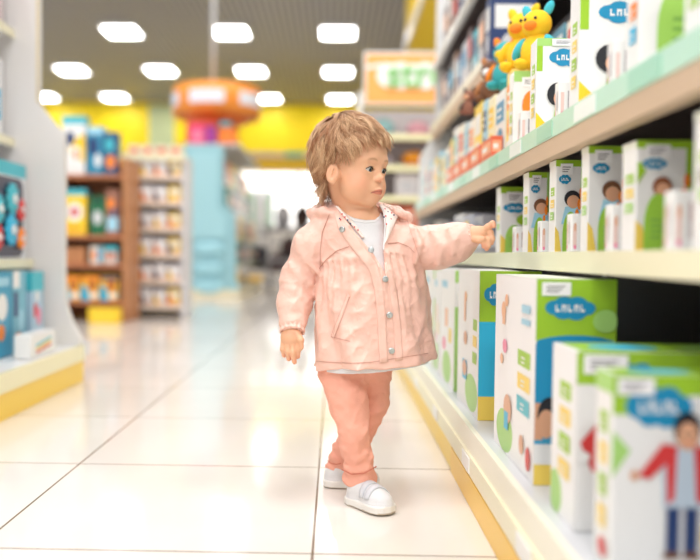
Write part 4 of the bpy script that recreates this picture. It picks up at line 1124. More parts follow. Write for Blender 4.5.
B_.add(s_chain([px3(474.5, 239, 1.728), px3(479.0, 240.0, 1.720), px3(483.2, 238.6, 1.716)], [.0080, .0066, .0056]), .003)
# legs
RHp, RK, RA = at(341, 368, 1.79), at(351, 428, 1.735), at(359, 486, 1.770)
LHp, LK, LA = at(376, 368, 1.82), at(366, 425, 1.835), at(336, 468, 1.905)
B_.add(s_chain([RHp, RK, RA], [.032, .022, .018]), .02)
B_.add(s_chain([LHp, LK, LA], [.028, .019, .016]), .02)
RT, LT = A3(_g(365, 505)) + A3(0, 0, .022), A3(_g(345, 487)) + A3(0, 0, .022)
B_.add(s_cap(RA - A3(0, 0, .012), RT, .014, .010), .01)
B_.add(s_cap(LA - A3(0, 0, .016), LT, .014, .010), .01)

def lin(r, g, b): return np.array(srgb(r, g, b)[:3])
SK, SKD, LIP, CHK = lin(234, 180, 144), lin(214, 150, 118), lin(205, 118, 100), lin(236, 165, 135)
def skin_col(P):
    c = np.tile(SK, (len(P), 1))
    q = hloc(P)
    def mix(m_, col):
        nonlocal c
        m_ = np.clip(m_, 0, 1)[:, None]; c = c * (1 - m_) + col * m_
    for s in (-1, 1):
        mix(.45 * np.exp(-(((q[:, 0] - .060) / .022) ** 2 + ((q[:, 1] - s * .042) / .020) ** 2 + ((q[:, 2] + .062) / .018) ** 2)), lin(238, 152, 122))
        # brows
        x = (q[:, 1] * s - .024) / .014
        yb = -.0155 + .0035 * (1 - x * x)
        mix(.75 * np.exp(-((q[:, 2] - yb) / .0023) ** 2) * (np.abs(x) < 1) * (1 - np.abs(x) ** 3) * (q[:, 0] > .03), lin(165, 115, 80))
        # lid rims
        d = np.sqrt(((P - EYE[s]) ** 2).sum(-1))
    nose = np.exp(-(((q[:, 0] - .09) / .01) ** 2 + (q[:, 1] / .012) ** 2 + ((q[:, 2] + .052) / .008) ** 2))
    mix(.5 * nose, CHK)
    x = q[:, 1] / .0180
    top = -.0712 - .0072 * x * x - .0012 * np.exp(-(x / .18) ** 2); bot = -.0845 + .0022 * x * x
    m_ = np.clip((top - q[:, 2]) / .0012, 0, 1) * np.clip((q[:, 2] - bot) / .0012, 0, 1) * (np.abs(x) < 1) * (q[:, 0] > .068)
    mix(.85 * m_, LIP)
    yl = -.0768 - .0042 * x * x
    mix(.75 * np.exp(-((q[:, 2] - yl) / .0009) ** 2) * (np.abs(x) < 1.08) * (q[:, 0] > .068), lin(120, 50, 42))
    # hands a little redder at the fingertips and knuckles
    for t_ in (fing, fing2):
        for p, r in t_:
            dd = np.sqrt(((P - p[-1]) ** 2).sum(-1)); mix(.5 * np.exp(-(dd / .007) ** 2), lin(232, 140, 115))
    return c
SKINM = mat('child_skin', rough=.48, sss=.12, bump=(900, .05))
lo = A3(*[min(at(270, 105, 1.7)[0], 9)], 1.66, 0.015); hi = A3(at(500, 300, 1.75)[0] + .01, 1.97, at(350, 108, 1.8)[2])
bo = part_fix(sdf_object('body', body, lo, hi, .0016, SKINM, child, skin_col))

# ---- eyes
def eye_obj(s):
    e = MB(); r = .0145; g = gaze[s]
    nu, nv = 40, 40
    z_ = g; x_ = np.cross(A3(0, 0, 1), z_); x_ /= np.linalg.norm(x_); y_ = np.cross(z_, x_)
    rings = [0, 4, 8, 12, 16, 18, 20, 23, 26, 30, 32, 35, 36, 45, 60, 80, 110, 150, 180]
    vs, fs, cs = [], [], []
    for a in rings:
        t = math.radians(a)
        for i in range(nu):
            p = 2 * math.pi * i / nu
            q = x_ * math.sin(t) * math.cos(p) + y_ * math.sin(t) * math.sin(p) + z_ * math.cos(t)
            vs.append(EYE[s] + q * r)
    for j in range(len(rings) - 1):
        a = (rings[j] + rings[j + 1]) / 2
        col = srgb(6, 6, 8) if a < 16 else (srgb(36, 40, 48) if a < 30 else (srgb(16, 17, 22) if a < 35 else srgb(222, 216, 214)))
        e.add([vs[j * nu + i] for i in range(nu)] + [vs[(j + 1) * nu + i] for i in range(nu)],
              [(i, (i + 1) % nu, nu + (i + 1) % nu, nu + i) for i in range(nu)], col, True)
    return part_fix(e.build('eye', EYEM, child))
EYEM = mat('wet_eye', rough=.08, coat=1.0)
for s in (-1, 1):
    eye_obj(s)
# ---- eyelashes: a dark fringe along each upper lid
def lash(s):
    e = MB()
    ax = np.cross(A3(0, 0, 1), hf); ax /= np.linalg.norm(ax); ay = np.cross(hf, ax)
    pts = []
    for t in np.linspace(-1, 1, 15):
        x = t * .0126; y = .0056 * (1 - t * t) + .0004
        z = math.sqrt(max(.0157 ** 2 - x * x - y * y, 1e-6))
        pts.append(EYE[s] + ax * x + ay * y + hf * z)
    e.tube(pts, [.0005] + [.0011] * 13 + [.0003], srgb(70, 45, 38), n=6)
    for i in range(1, 14):
        b_ = pts[i]; t = -1 + i / 7
        e.tube([b_, b_ + hf * .0025 + ay * .0008 + ax * t * .001, b_ + hf * .0030 + ay * .0020 + ax * t * .002], [.0003, .0002, .00006], srgb(85, 55, 42), n=4)
    part_fix(e.build('eyelashes', PAINT, child))
for s in (-1, 1): lash(s)

# ---------------------------------------------------------------- hair
HAIRM = mat('fine_hair', rough=.34, spec=.55)
def hair():
    rng = np.random.default_rng(11)
    skull = Field()
    skull.add(h_ell((-.005, 0, .006), (.0785, .0705, .0745)), .01)
    skull.add(h_ell((.024, 0, -.002), (.0565, .0615, .0580)), .02)
    skull.add(h_ell((-.020, 0, -.032), (.041, .050, .046)), .03)
    HX = [-.2, -.075, -.045, -.022, -.006, .006, .022, .034, .044, .058, .090]
    HY = [-.080, -.078, -.070, -.058, -.030, -.022, -.012, .002, .016, .030, .036]
    def hairline(P):
        q = hloc(P); return q[:, 2] - np.interp(q[:, 0], HX, HY) - np.clip(q[:, 1] - .015, 0, .03) * .9 * (q[:, 0] > .02)
    cap = Field(); cap.p = list(skull.p)
    def post(P, d):
        q = hloc(P)
        n_ = .0012 * np.sin(q[:, 1] * 260 + 8 * np.sin(q[:, 0] * 40)) * np.sin(q[:, 0] * 130 + q[:, 2] * 90)
        return smax(d - .0015 + n_, -(hairline(P) - .004), .004)
    cap.post = post
    def capcol(P):
        q = hloc(P); t = .5 + .5 * np.sin(q[:, 0] * 300 + q[:, 1] * 220 + q[:, 2] * 60)
        return lin(190, 134, 94)[None] * (1 - .4 * t[:, None]) + lin(205, 158, 116)[None] * (.4 * t[:, None])
    part_fix(sdf_object('hair', cap, H(0, 0, 0) - .13, H(0, 0, 0) + .12, .0022, HAIRM, child, capcol))
    def grad(P):
        e = 1e-3; g = np.zeros_like(P)
        for i in range(3):
            d = np.zeros(3); d[i] = e
            g[:, i] = skull(P + d) - skull(P - d)
        return g / (np.linalg.norm(g, axis=1, keepdims=True) + 1e-9)
    crown = A3(-.045, -.004, .058)
    NG, S, NS = 620, 15, 15
    dirs = rng.normal(size=(NG * 4, 3)); dirs /= np.linalg.norm(dirs, axis=1, keepdims=True)
    P0 = Hc + hf * -.012 + dirs * .078
    for _ in range(6): P0 = P0 - grad(P0) * skull(P0)[:, None]
    P0 = P0[hairline(P0) > .003][:NG]
    cr_ = (crown + rng.normal(0, .008, (46, 3))) @ RH.T + Hc
    for _ in range(6): cr_ = cr_ - grad(cr_) * skull(cr_)[:, None]
    P0 = np.concatenate([P0, cr_]); NG = len(P0)
    q0 = hloc(P0)
    fr0 = np.clip(q0[:, 0] / .04, 0, 1)
    ln = rng.uniform(.045, .075, NG)
    above = np.clip(hairline(P0), 0, .05)
    ln = np.where(q0[:, 0] > .0, np.minimum(ln, .026 + above * 1.25), ln)
    ln = np.where((q0[:, 0] < 0) & (q0[:, 2] < -.02), ln * .65, ln)
    a1, a2, w1 = rng.uniform(0, 6.28, NG), rng.uniform(.5, 1.2, NG), rng.uniform(2.0, 5.0, NG)
    lift = rng.uniform(.0015, .006, NG)
    wild = rng.random(NG) < .09
    def flow(P, t, jit=0.0):
        q = hloc(P); v = q - crown
        v = v / (np.linalg.norm(v, axis=1, keepdims=True) + 1e-6)
        fr = np.clip((q[:, 0] + .01) / .05, 0, 1); low = np.clip(-q[:, 2] / .04 + .3, 0, 1); side = np.clip((np.abs(q[:, 1]) - .035) / .02, 0, 1)
        v[:, 2] -= .35 + .35 * t
        v[:, 0] += .55 * fr * (1 - side * .6)
        v[:, 1] += .40 * fr * (1 - side)
        v[:, 0] -= side * (.35 + .75 * low) * np.clip(1.2 - fr * .5, 0, 1)
        v[:, 2] += side * fr * .25
        W = v @ RH.T; g = grad(P)
        W = W - g * (W * g).sum(-1, keepdims=True); W /= np.linalg.norm(W, axis=1, keepdims=True) + 1e-9
        return W, g
    paths = [P0]; P = P0.copy()
    for k in range(1, S):
        t = k / (S - 1)
        W, g = flow(P, t)
        sv = np.cross(g, W)
        W = W + sv * (.75 * np.sin(a1 + w1 * t) * (.25 + .75 * t) * a2)[:, None]
        W /= np.linalg.norm(W, axis=1, keepdims=True)
        P = P + W * (ln / (S - 1))[:, None]
        q = hloc(P); d = skull(P)
        back = np.clip((-q[:, 0] - .02) / .05, 0, 1); nape = np.clip((-q[:, 2] - .04) / .03, 0, 1)
        tgt = .0016 + lift * math.sin(math.pi * min(t * .85, 1)) * 1.5 + np.where(wild, .008 * t * t, 0) + back * .004 * t * t + nape * .003 * t * t
        P = P + g * ((tgt - d) * .8)[:, None]
        paths.append(P.copy())
    G_ = np.stack(paths, 1)                                    # NG,S,3
    # every lock splits into fine hairs that gather towards its tip
    T = np.gradient(G_, axis=1); T /= np.linalg.norm(T, axis=2, keepdims=True) + 1e-9
    N_ = grad(G_.reshape(-1, 3)).reshape(G_.shape); Sd = np.cross(T, N_)
    tt = np.linspace(0, 1, S)
    ox = rng.normal(0, .0046, (NG, NS)); oy = np.abs(rng.normal(0, .0013, (NG, NS)))
    ph = rng.uniform(0, 6.28, (NG, NS)); fl = rng.normal(0, .0035, (NG, NS))
    sp = (1 - .72 * tt ** 1.1)[None, None, :]
    A_ = ox[:, :, None] * sp + (.0011 * np.sin(ph[:, :, None] + 6 * tt)) + fl[:, :, None] * (tt ** 3)[None, None, :]
    B2 = oy[:, :, None] * sp + .0005 * np.sin(ph[:, :, None] * 2 + 5 * tt) + np.abs(fl[:, :, None]) * .6 * (tt ** 3)[None, None, :]
    allp = G_[:, None] + Sd[:, None] * A_[..., None] + N_[:, None] * B2[..., None]
    allp = allp.reshape(NG * NS, S, 3)
    cut = rng.uniform(.8, 1.0, NG * NS)
    def strands(name, paths, rad, colr, parent):
        n, S, _ = paths.shape
        T = np.gradient(paths, axis=1); T /= np.linalg.norm(T, axis=2, keepdims=True) + 1e-9
        C0 = (paths - H(-.01, 0, -.01)); C0 = C0 / (np.linalg.norm(C0, axis=2, keepdims=True) + 1e-9)
        Sd = np.cross(T, C0); Sd /= np.linalg.norm(Sd, axis=2, keepdims=True) + 1e-9
        Gn = np.cross(Sd, T)
        tt = np.linspace(0, 1, S); prof = 1 - tt ** 2.5 * .9
        rr = rad[:, None, None] * prof[None, :, None]
        V = np.stack([paths + Sd * rr, paths + Gn * rr * .8, paths - Sd * rr], 2).reshape(-1, 3)
        idx = np.arange(n * S * 3).reshape(n, S, 3)
        a, b = idx[:, :-1, :], idx[:, 1:, :]
        Q = np.stack([a, np.roll(a, -1, 2), np.roll(b, -1, 2), b], -1).reshape(-1, 4)
        me = bpy.data.meshes.new(name)
        me.vertices.add(len(V)); me.vertices.foreach_set('co', V.ravel().astype(np.float32))
        me.loops.add(Q.size); me.loops.foreach_set('vertex_index', Q.ravel().astype(np.int32))
        me.polygons.add(len(Q)); me.polygons.foreach_set('loop_start', np.arange(0, Q.size, 4, dtype=np.int32))
        me.polygons.foreach_set('loop_total', np.full(len(Q), 4, np.int32)); me.update()
        at_ = me.color_attributes.new('Col', 'FLOAT_COLOR', 'POINT')
        C_ = np.repeat(colr, S * 3, axis=0); C_ = np.concatenate([C_, np.ones((len(C_), 1))], 1)
        at_.data.foreach_set('color', C_.ravel().astype(np.float32))
        me.polygons.foreach_set('use_smooth', np.ones(len(me.polygons), bool))
        me.materials.append(HAIRM)
        o = bpy.data.objects.new(name, me); COL.objects.link(o); o.parent = parent
        return part_fix(o)
    tm = np.clip(.46 + rng.normal(0, .27, (NG, 1)) + rng.normal(0, .22, (NG, NS)), 0, 1).reshape(-1, 1)
    strands('hair_locks', allp, rng.uniform(.00028, .00062, NG * NS), lin(176, 118, 78) * (1 - tm) + lin(250, 212, 168) * tm, child)
    cp = []; n2 = 0
    for i in range(64):
        l0 = rng.uniform(-.052, .030); b0 = A3(-.026 - .018 * (1 - (l0 / .06) ** 2) + rng.uniform(-.006, .012), l0 * 1.1, rng.uniform(-.070, -.042))
        L0 = rng.uniform(.034, .056); a0 = rng.uniform(0, 6.28); rr = rng.uniform(.004, .010); tw = rng.uniform(3.5, 8)
        for h in range(11):
            o_ = rng.normal(0, .0022, 3); pts = []
            for k in range(15):
                t = k / 14
                c = rr * t
                p = b0 + o_ * (1 - .4 * t) + A3(-.006 * t - .006 * t * t, 0, -L0 * t) + A3(math.cos(a0 + tw * t) * c, math.sin(a0 + tw * t) * c, math.sin(a0 + tw * t) * c * .4)
                pts.append(H(*p))
            cp.append(pts)
    cp = np.array(cp); tm = rng.uniform(.25, 1, (len(cp), 1))
    strands('nape_curls', cp, rng.uniform(.0003, .0006, len(cp)), lin(175, 122, 84) * (1 - tm) + lin(242, 206, 168) * tm, child)
hair()

# ---------------------------------------------------------------- clothes
def wr(P, s=1.0, seed=0.0):
    """soft crumple pattern of light cloth"""
    x, y, z = P[:, 0] * s, P[:, 1] * s, P[:, 2] * s
    a = np.sin(x * 41 + 2.1 * np.sin(z * 33 + seed) + seed) + np.sin(z * 37 - x * 29 + 1.7 * np.sin(y * 40 + x * 21) + 1.3 + seed)
    b = np.sin(x * 83 + z * 61 + 2.0 * np.sin(z * 52 + y * 30) + seed * 2) + np.sin(z * 95 - x * 48 + 2.2 * np.sin(x * 60))
    r1 = 1 - np.abs(a * .5); r2 = 1 - np.abs(b * .5)
    return r1 ** 2 * .65 + r2 ** 2 * .35
zof = lambda py: .53 + (255 - py) / 463
prof_y = np.array([203, 208, 215, 224, 236, 250, 275, 300, 325, 350, 370], float)
prof_a = np.array([.046, .060, .083, .100, .106, .110, .119, .124, .128, .131, .133])
prof_b = np.array([.046, .056, .068, .078, .083, .088, .096, .100, .104, .110, .117])
prof_cx = np.array([353, 354, 357, 361, 364, 367, 371, 372, 372.8, 373.8, 374.3], float)
pz = zof(prof_y)[::-1]
cxw = np.array([at(c, y, 1.81)[0] for c, y in zip(prof_cx, prof_y)])[::-1]
def torso(P, grow=0.0):
    z = P[:, 2]
    a = np.interp(z, pz, prof_a[::-1]) + grow; b = np.interp(z, pz, prof_b[::-1]) + grow
    cx = np.interp(z, pz, cxw)
    dx, dy = P[:, 0] - cx, P[:, 1] - 1.812
    l = dx * bl[0] + dy * bl[1]; f = dx * bf[0] + dy * bf[1]
    e = 2.3
    k = (np.abs(l / a) ** e + np.abs(f / b) ** e) ** (1 / e)
    return (k - 1) * np.minimum(a, b) * .93, l / a, f / b, l, f
HEM = zof(363.5)
def hem_z(P):
    x, y = P[:, 0], P[:, 1]
    return HEM + .004 * np.sin(x * 30) + (x - .07) * .075
def jacket_body(P, grow=0.0, folds=True):
    d, l, f, lr, fr = torso(P, grow)
    z = P[:, 2]
    if folds:
        ang = np.arctan2(l, f)
        yoke = zof(249) - .02 * np.abs(l)
        t = np.clip((yoke - z) / .012, 0, 1) * np.exp(-np.maximum(yoke - z, 0) / .075)
        d = d - .0028 * t * np.sin(ang * 30 + 2 * np.sin(ang * 5)) - .0022 * np.exp(-((z - yoke + .004) / .006) ** 2)
        fl = np.clip((zof(290) - z) / .17, 0, 1)
        d = d - .0055 * fl * np.sin(ang * 7 + 1.0) - .0030 * np.clip((zof(255) - z) / .1, 0, 1) * np.sin(ang * 11 + 4 * z * 9)
    top = z - np.interp(z * 0 + lr, [-.1, .1], [zof(205), zof(205)])
    d = smax(d, z - zof(204), .006)
    return smax(d, hem_z(P) - z - grow * .5, .003)
J = Field()
J.add(lambda P: jacket_body(P), .004)
# sleeves
SR = [at(323, 232, 1.79), at(311, 246, 1.79), at(299, 278, 1.805), at(294.5, 305, 1.785), at(292.5, 322, 1.762)]
SRr = [.034, .038, .0385, .0360, .0300]
SL = [at(395, 238, 1.80), at(412, 246, 1.80), at(436, 247.5, 1.80), at(455, 242.5, 1.775), at(467, 236.8, 1.752)]
SLr = [.036, .0400, .0450, .0390, .0270]
def sleeve(pts, rads, k=.015):
    fs = [s_cap(pts[i], pts[i + 1], rads[i], rads[i + 1]) for i in range(len(pts) - 1)]
    def f(P):
        d = fs[0](P)
        for g in fs[1:]: d = smin(d, g(P), k)
        return d
    return f
def axis_t(P, a, b):
    a, b = A3(a), A3(b); ab = b - a; return ((P - a) @ ab) / (ab @ ab)
def cuff(a, b, r0, r1, seed):
    """elastic cuff: gathered ring around the wrist end"""
    a, b = A3(a), A3(b); ax = (b - a) / np.linalg.norm(b - a); L_ = np.linalg.norm(b - a)
    e1 = np.cross(ax, A3(0, 1, 0.2)); e1 /= np.linalg.norm(e1); e2 = np.cross(ax, e1)
    def f(P):
        q = P - a; z = q @ ax; x = q @ e1; y = q @ e2; an = np.arctan2(y, x)
        r = np.interp(z / L_, [-.2, 0, .25, .55, .8, 1.1], [r0, r0, r1 * .92, r1, r1 * .96, r1 * 1.06]) + .0013 * np.sin(an * 15 + seed + 30 * z)
        d = np.sqrt(x * x + y * y) - r
        hole = np.sqrt(x * x + y * y) - r1 * .80
        d = smax(d, np.abs(z - L_ / 2) - L_ / 2, .003)
        return smax(d, -np.maximum(hole, (L_ * .62) - z), .002)
    return f
J.add(sleeve(SR, SRr), .012)
J.add(sleeve(SL, SLr), .012)
# collar / hood roll behind the neck
hood = [at(311, 213, 1.80), at(322, 208, 1.835), at(345, 209, 1.870), at(372, 209, 1.875), at(396, 212, 1.85), at(407, 217, 1.82)]
J.add(s_chain(hood, [.010, .014, .017, .017, .014, .009]), .014)
J.add(s_chain([at(311, 213, 1.80), at(322, 212, 1.765), at(333, 214, 1.745)], [.008, .010, .007]), .010)
J.add(s_chain([at(407, 217, 1.82), at(399, 214, 1.785)], [.009, .007]), .010)
# explicit drape folds
def fold(pts, r, k=.016):
    J.add(s_chain(pts, r), k)
for (a, b, c, r) in [((289, 263, 1.770), (298, 274, 1.764), (310, 282, 1.767), .005), ((287, 288, 1.768), (295, 291, 1.757), (305, 300, 1.758), .005),
                     ((296, 238, 1.765), (304, 258, 1.757), (318, 270, 1.76), .005), ((287, 306, 1.758), (293, 304, 1.748), (300, 309, 1.752), .004),
                     ((416, 230, 1.765), (420, 245, 1.750), (416, 262, 1.76), .006), ((431, 231, 1.76), (441, 246, 1.748), (438, 264, 1.76), .005),
                     ((449, 229, 1.745), (455, 240, 1.733), (452, 255, 1.742), .004)]:
    fold([at(*a), at(*b), at(*c)], [r * .5, r, r * .5])
VOPEN = [(335, 196), (338, 207), (354, 231), (373, 253), (385.5, 274), (384.5, 262), (382.8, 245), (385, 220), (381, 208), (380, 196)]
_J_in = lambda P: jacket_body(P, -.015, False)
_SRi = sleeve(SR, [r - .005 for r in SRr]); _SLi = sleeve(SL, [r - .005 for r in SLr])
def jpost(P, d):
    near = (np.abs(d) < .03)
    if near.any():
        Q = P[near]; dd = d[near]
        dd = dd - .0044 * (wr(Q, .80) - .4) - .0016 * (wr(Q, 1.7, 2.0) - .4)
        # hollow
        z = Q[:, 2]
        inn = np.minimum(_J_in(Q) , 9)
        lowcut = np.maximum(inn, z - zof(330))
        topcut = np.maximum(inn, zof(285) - z)
        dd = smax(dd, -lowcut, .002); dd = smax(dd, -topcut, .002)
        # neck hole
        x, y = topx(Q)
        v = poly2d((x, y), VOPEN) / 463
        v = np.maximum(v, Q[:, 1] - 1.80)
        dd = smax(dd, -v, .002)
        nh = np.sqrt(((Q[:, :2] - A3(nk[0], nk[1] - .004)) ** 2).sum(-1)) - .047
        nh = np.maximum(nh, zof(216) - z)
        dd = smax(dd, -nh, .003)
        # side slit, left in the photo
        s_ = poly2d((x, y), [(312.8, 331), (314.2, 331), (316.0, 378), (311.5, 378)]) / 463
        dd = smax(dd, -np.maximum(s_, Q[:, 1] - 1.83), .001)
        d = d.copy(); d[near] = dd
    return d
J.post = jpost
JK = lin(240, 196, 180)
def jcol(P):
    c = np.tile(JK, (len(P), 1)); return c
JM = mat('jacket_cotton', rough=.36, spec=.5, bump=(45, .6, 1.0))
jl = A3(at(268, 300, 1.75)[0], 1.66, zof(380)); jh = A3(at(480, 300, 1.75)[0], 1.95, zof(196))
jk = part_fix(sdf_object('jacket', J, jl, jh, .0022, JM, child, jcol))
for (a, b, r0, r1, sd) in ((SR[4] + (SR[3] - SR[4]) * .25, at(292.2, 332.5, 1.750), .0275, .0268, 0), (SL[4] + (SL[3] - SL[4]) * .1, at(475.0, 234.2, 1.742), .0250, .0225, 1.0)):
    c_ = Field().add(cuff(a, b, r0, r1, sd), .001)
    mid = (A3(a) + A3(b)) / 2
    part_fix(sdf_object('sleeve_cuff', c_, mid - .05, mid + .05, .0016, JM, child, col=tuple(JK) + (1,)))

# tee under the jacket
T = Field()
def tee(P):
    d, l, f, lr, fr = torso(P, -.012)
    z = P[:, 2]
    d = smax(d, z - (zof(207)), .01)
    nh = np.sqrt(((P[:, 0] - nk[0] - .004) / 1.05) ** 2 + ((P[:, 1] - nk[1] + .004)) ** 2) - .043
    x, y = topx(P)
    neckpoly = [(336, 190), (337.5, 206), (344, 213), (354, 218.2), (366, 220.2), (375, 219.5), (379, 216), (381, 205), (381, 190)]
    v = poly2d((x, y), neckpoly) / 463
    d = smax(d, -np.maximum(v, P[:, 1] - 1.80), .002)
    d = smax(d, -np.maximum(nh, zof(212) - z), .003)
    d = d - .0010 * (wr(P, 1.4, 3) - .4)
    return smax(d, zof(366.5) - .001 + (P[:, 0] - .07) * .075 - z, .003)
T.add(tee, .002)
TEEM = mat('tee_cotton', srgb(226, 226, 228), rough=.8, bump=(400, .3))
def tee_post(P, d):
    inn = np.maximum(torso(P, -.017)[0], P[:, 2] - zof(335))
    return smax(d, -inn, .001)
T.post = tee_post
part_fix(sdf_object('tee_shirt', T, jl, jh, .0024, TEEM, child))

# jacket details laid on its surface
HW = mat('jacket_seam', rough=.5, spec=.4)
JF = lambda P: J(P)
def rib(name, A_, Bb, off=.0012, th=.0016, col=tuple(JK) + (1,), m_=JM, n=30, k=6, Y=(1.64, 1.80), F=JF, bulge=0.0):
    return part_fix(ribbon(name, A_, Bb, F, Y[0], Y[1], off, th, m_, child, col, n, k, bulge))
rib('button_placket', [(337, 207), (343, 221), (360, 241), (377, 263), (383, 285), (386, 320), (388, 362)],
    [(333.2, 211), (338, 229), (352, 249), (369, 270), (374.5, 290), (378, 325), (379.5, 363.5)], off=.0010, th=.0020)
rib('button_placket', [(383.8, 262), (384.5, 274), (389, 285), (393, 320), (395.5, 361)],
    [(386.5, 262), (392, 274), (397, 290), (401, 325), (403, 360)], off=.0004, th=.0012)
DK = tuple(lin(205, 150, 132)) + (1,)
rib('pocket_welt', [(347.3, 294), (331.3, 336)], [(349.8, 296), (334, 338)], off=.0016, th=.0018)
rib('pocket_seam', [(347.2, 293.6), (331.0, 336)], [(347.8, 294), (331.6, 336.3)], off=.0014, th=.0018, col=DK, k=3)
rib('pocket_seam', [(331.0, 336.3), (350, 341)], [(331.0, 337), (350, 341.6)], off=.0009, th=.0008, col=DK, k=3)
for A_ in ([(319, 268), (326, 259), (337, 250), (349, 246)], [(388, 243), (398, 242), (408, 246), (414, 252)],
           [(329, 214), (322, 232), (320, 250), (320, 270)], [(406, 216), (410, 230), (415, 244), (421, 262)]):
    rib('jacket_seam', A_, [(x + .5, y + .9) for x, y in A_], off=.0009, th=.0007, col=DK, k=3)
hm = [(316, 361.0), (330, 362), (350, 363), (370, 362), (400, 357.5), (428, 353.0)]
rib('jacket_seam', hm, [(x, y + .6) for x, y in hm], off=.0009, th=.0006, col=DK, k=3)
# turned-out lining on both sides of the neck, printed with tiny red and blue dots
LC = tuple(lin(244, 228, 220)) + (1,)
TF = lambda P: np.minimum(J(P), T(P))
LINM = mat('jacket_lining', rough=.6)
def lapel(A_, Bb, off, dots, Y=(1.64, 1.82)):
    lo2 = rib('collar_lining', A_, Bb, off=off, th=.0020, col=LC, m_=LINM, F=TF, bulge=.003, k=8, Y=Y)
    dm = MB()
    for i, (x, y) in enumerate(dots):
        c = hit(x, y, TF, Y[0], Y[1], off + .0040)
        dm.ell(c, (.0017, .0008, .0017), RED if i % 3 else NAVY, 8, 6)
    part_fix(dm.build('lining_dots', PAINT, child))
lapel([(335, 206), (341, 213), (352, 226), (362, 238)], [(337.5, 206), (348, 216), (357, 227), (364.5, 237.5)], .0010,
      [(339.6, 218.5), (340.6, 219.6), (345, 217), (350.5, 223.5), (354.5, 227), (358, 230), (347.5, 220), (342, 214)])
lapel([(379.5, 205), (384, 212), (386, 226), (383.6, 246)], [(383, 204), (394, 209), (398, 216), (388, 238)], .0050,
      [(384, 217), (385.8, 216), (391, 219), (388, 212), (391.5, 213), (386.5, 224), (394, 215), (385, 209)])
rib('collar_flap', [(383, 203.5), (394, 207), (402, 211), (406, 215)], [(393, 212), (399, 216), (404, 219), (407, 219.5)], off=.006, th=.003, F=TF, Y=(1.64, 1.84), bulge=.004)
rib('collar_edge', [(379.3, 205), (383.2, 212), (384.6, 226), (382.9, 250)], [(380.5, 204.5), (384.6, 212), (386.0, 226), (384.0, 250)], off=.0062, th=.002, col=tuple(lin(225, 222, 222)) + (1,), m_=LINM, F=TF, k=3, Y=(1.64, 1.82))
nr = [(338, 207), (344.5, 213.8), (354, 218.9), (366, 221), (375, 220.3), (379.6, 217)]
rib('neckline', nr, [(x - .2, y + 2.0) for x, y in nr], off=.0008, th=.0012, col=tuple(lin(232, 232, 233)) + (1,), m_=LINM, F=lambda P: T(P), Y=(1.64, 1.80))
# metal snaps
SN = mat('snap_metal', srgb(205, 212, 212), rough=.28, metal=.85)
for (x, y) in ((342, 229.3), (371, 249.8), (385.4, 279), (389.6, 315), (391.6, 350.8)):
    c = hit(x, y, JF, 1.62, 1.82, .0022)
    nn = A3(*(c - A3(.085, 1.812, c[2]))); nn /= np.linalg.norm(nn)
    z_ = Vector(nn); rot = z_.to_track_quat('Z', 'Y').to_matrix()
    sm = MB()
    prof = [(.0001, .0026), (.0022, .0028), (.0030, .0020), (.0046, .0030), (.0062, .0020), (.0066, 0), (.0066, -.002)]
    vs, fs = [], []
    for r_, h_ in prof:
        for i in range(20):
            w_ = 2 * math.pi * i / 20
            vs.append(Vector(c) + rot @ Vector((r_ * math.cos(w_), r_ * math.sin(w_), h_)))
    for k in range(len(prof) - 1):
        for i in range(20): fs.append((k * 20 + i, k * 20 + (i + 1) % 20, (k + 1) * 20 + (i + 1) % 20, (k + 1) * 20 + i))
    sm.add(vs, fs, LGREY, True)
    o = part_fix(sm.build('snap_button', SN, child)); o['label'] = 'round silver snap button'

# trousers
TR = Field()
TR.add(s_ell(at(357, 358, 1.81), (.088, .070, .06), np.stack([bl, bf, A3(0, 0, 1)], 1)), .02)
r_k = [at(342, 372, 1.79), at(348.5, 402, 1.76), at(353.5, 430, 1.738), at(357, 455, 1.752), at(360.5, 481, 1.770)]
TR.add(s_chain(r_k, [.051, .042, .0335, .0315, .0345]), .012)
l_k = [at(371, 372, 1.825), at(370, 402, 1.835), at(360, 430, 1.850), at(346, 450, 1.880), at(336.5, 468, 1.902)]
TR.add(s_chain(l_k, [.046, .040, .034, .029, .0255]), .012)
for (a, b, r) in [((346, 449, 1.722), (366, 452, 1.722), .003), ((347, 461, 1.735), (371, 458, 1.735), .004), ((348, 468, 1.740), (371, 466, 1.740), .003), 
                  ((334, 458, 1.870), (346, 461, 1.870), .004), ((338, 449, 1.865), (348, 452, 1.865), .003)]:
    TR.add(s_cap(at(*a), at(*b), r), .012)
def trpost(P, d):
    z = P[:, 2]
    d = d - .0048 * (wr(P, .85, 5) - .35) - .0022 * np.sin(z * 210 + 60 * P[:, 0] + 2 * np.sin(P[:, 0] * 80 + P[:, 1] * 50)) * (.25 + .75 * np.clip((zof(435) - z) / .05, 0, 1)) - .0016 * (wr(P, 1.7, 1) - .4)
    # trouser ends
    x, y = topx(P)
    c1 = (A3(*at(360.5, 488.5, 1.770)) - P) @ (A3(*at(357, 455, 1.752)) - A3(*at(360.5, 481, 1.770))) / .055
    near1 = P[:, 1] < 1.83
    d = np.where(near1, smax(d, c1, .003), d)
    ax = A3(*l_k[3]) - A3(*l_k[4]); ax /= np.linalg.norm(ax)
    c2 = (A3(*at(335, 474, 1.905)) - P) @ ax
    return np.where(near1, d, smax(d, np.where(P[:, 1] > 1.86, c2, -1), .003))
TR.post = trpost
TRC = lin(234, 150, 126)
TRM = mat('trouser_cotton', srgb(240, 172, 150), rough=.75, bump=(70, .6))
part_fix(sdf_object('trousers', TR, A3(at(305, 400, 1.7)[0], 1.64, .04), A3(at(400, 400, 1.7)[0], 1.96, zof(345)), .0024, TRM, child))
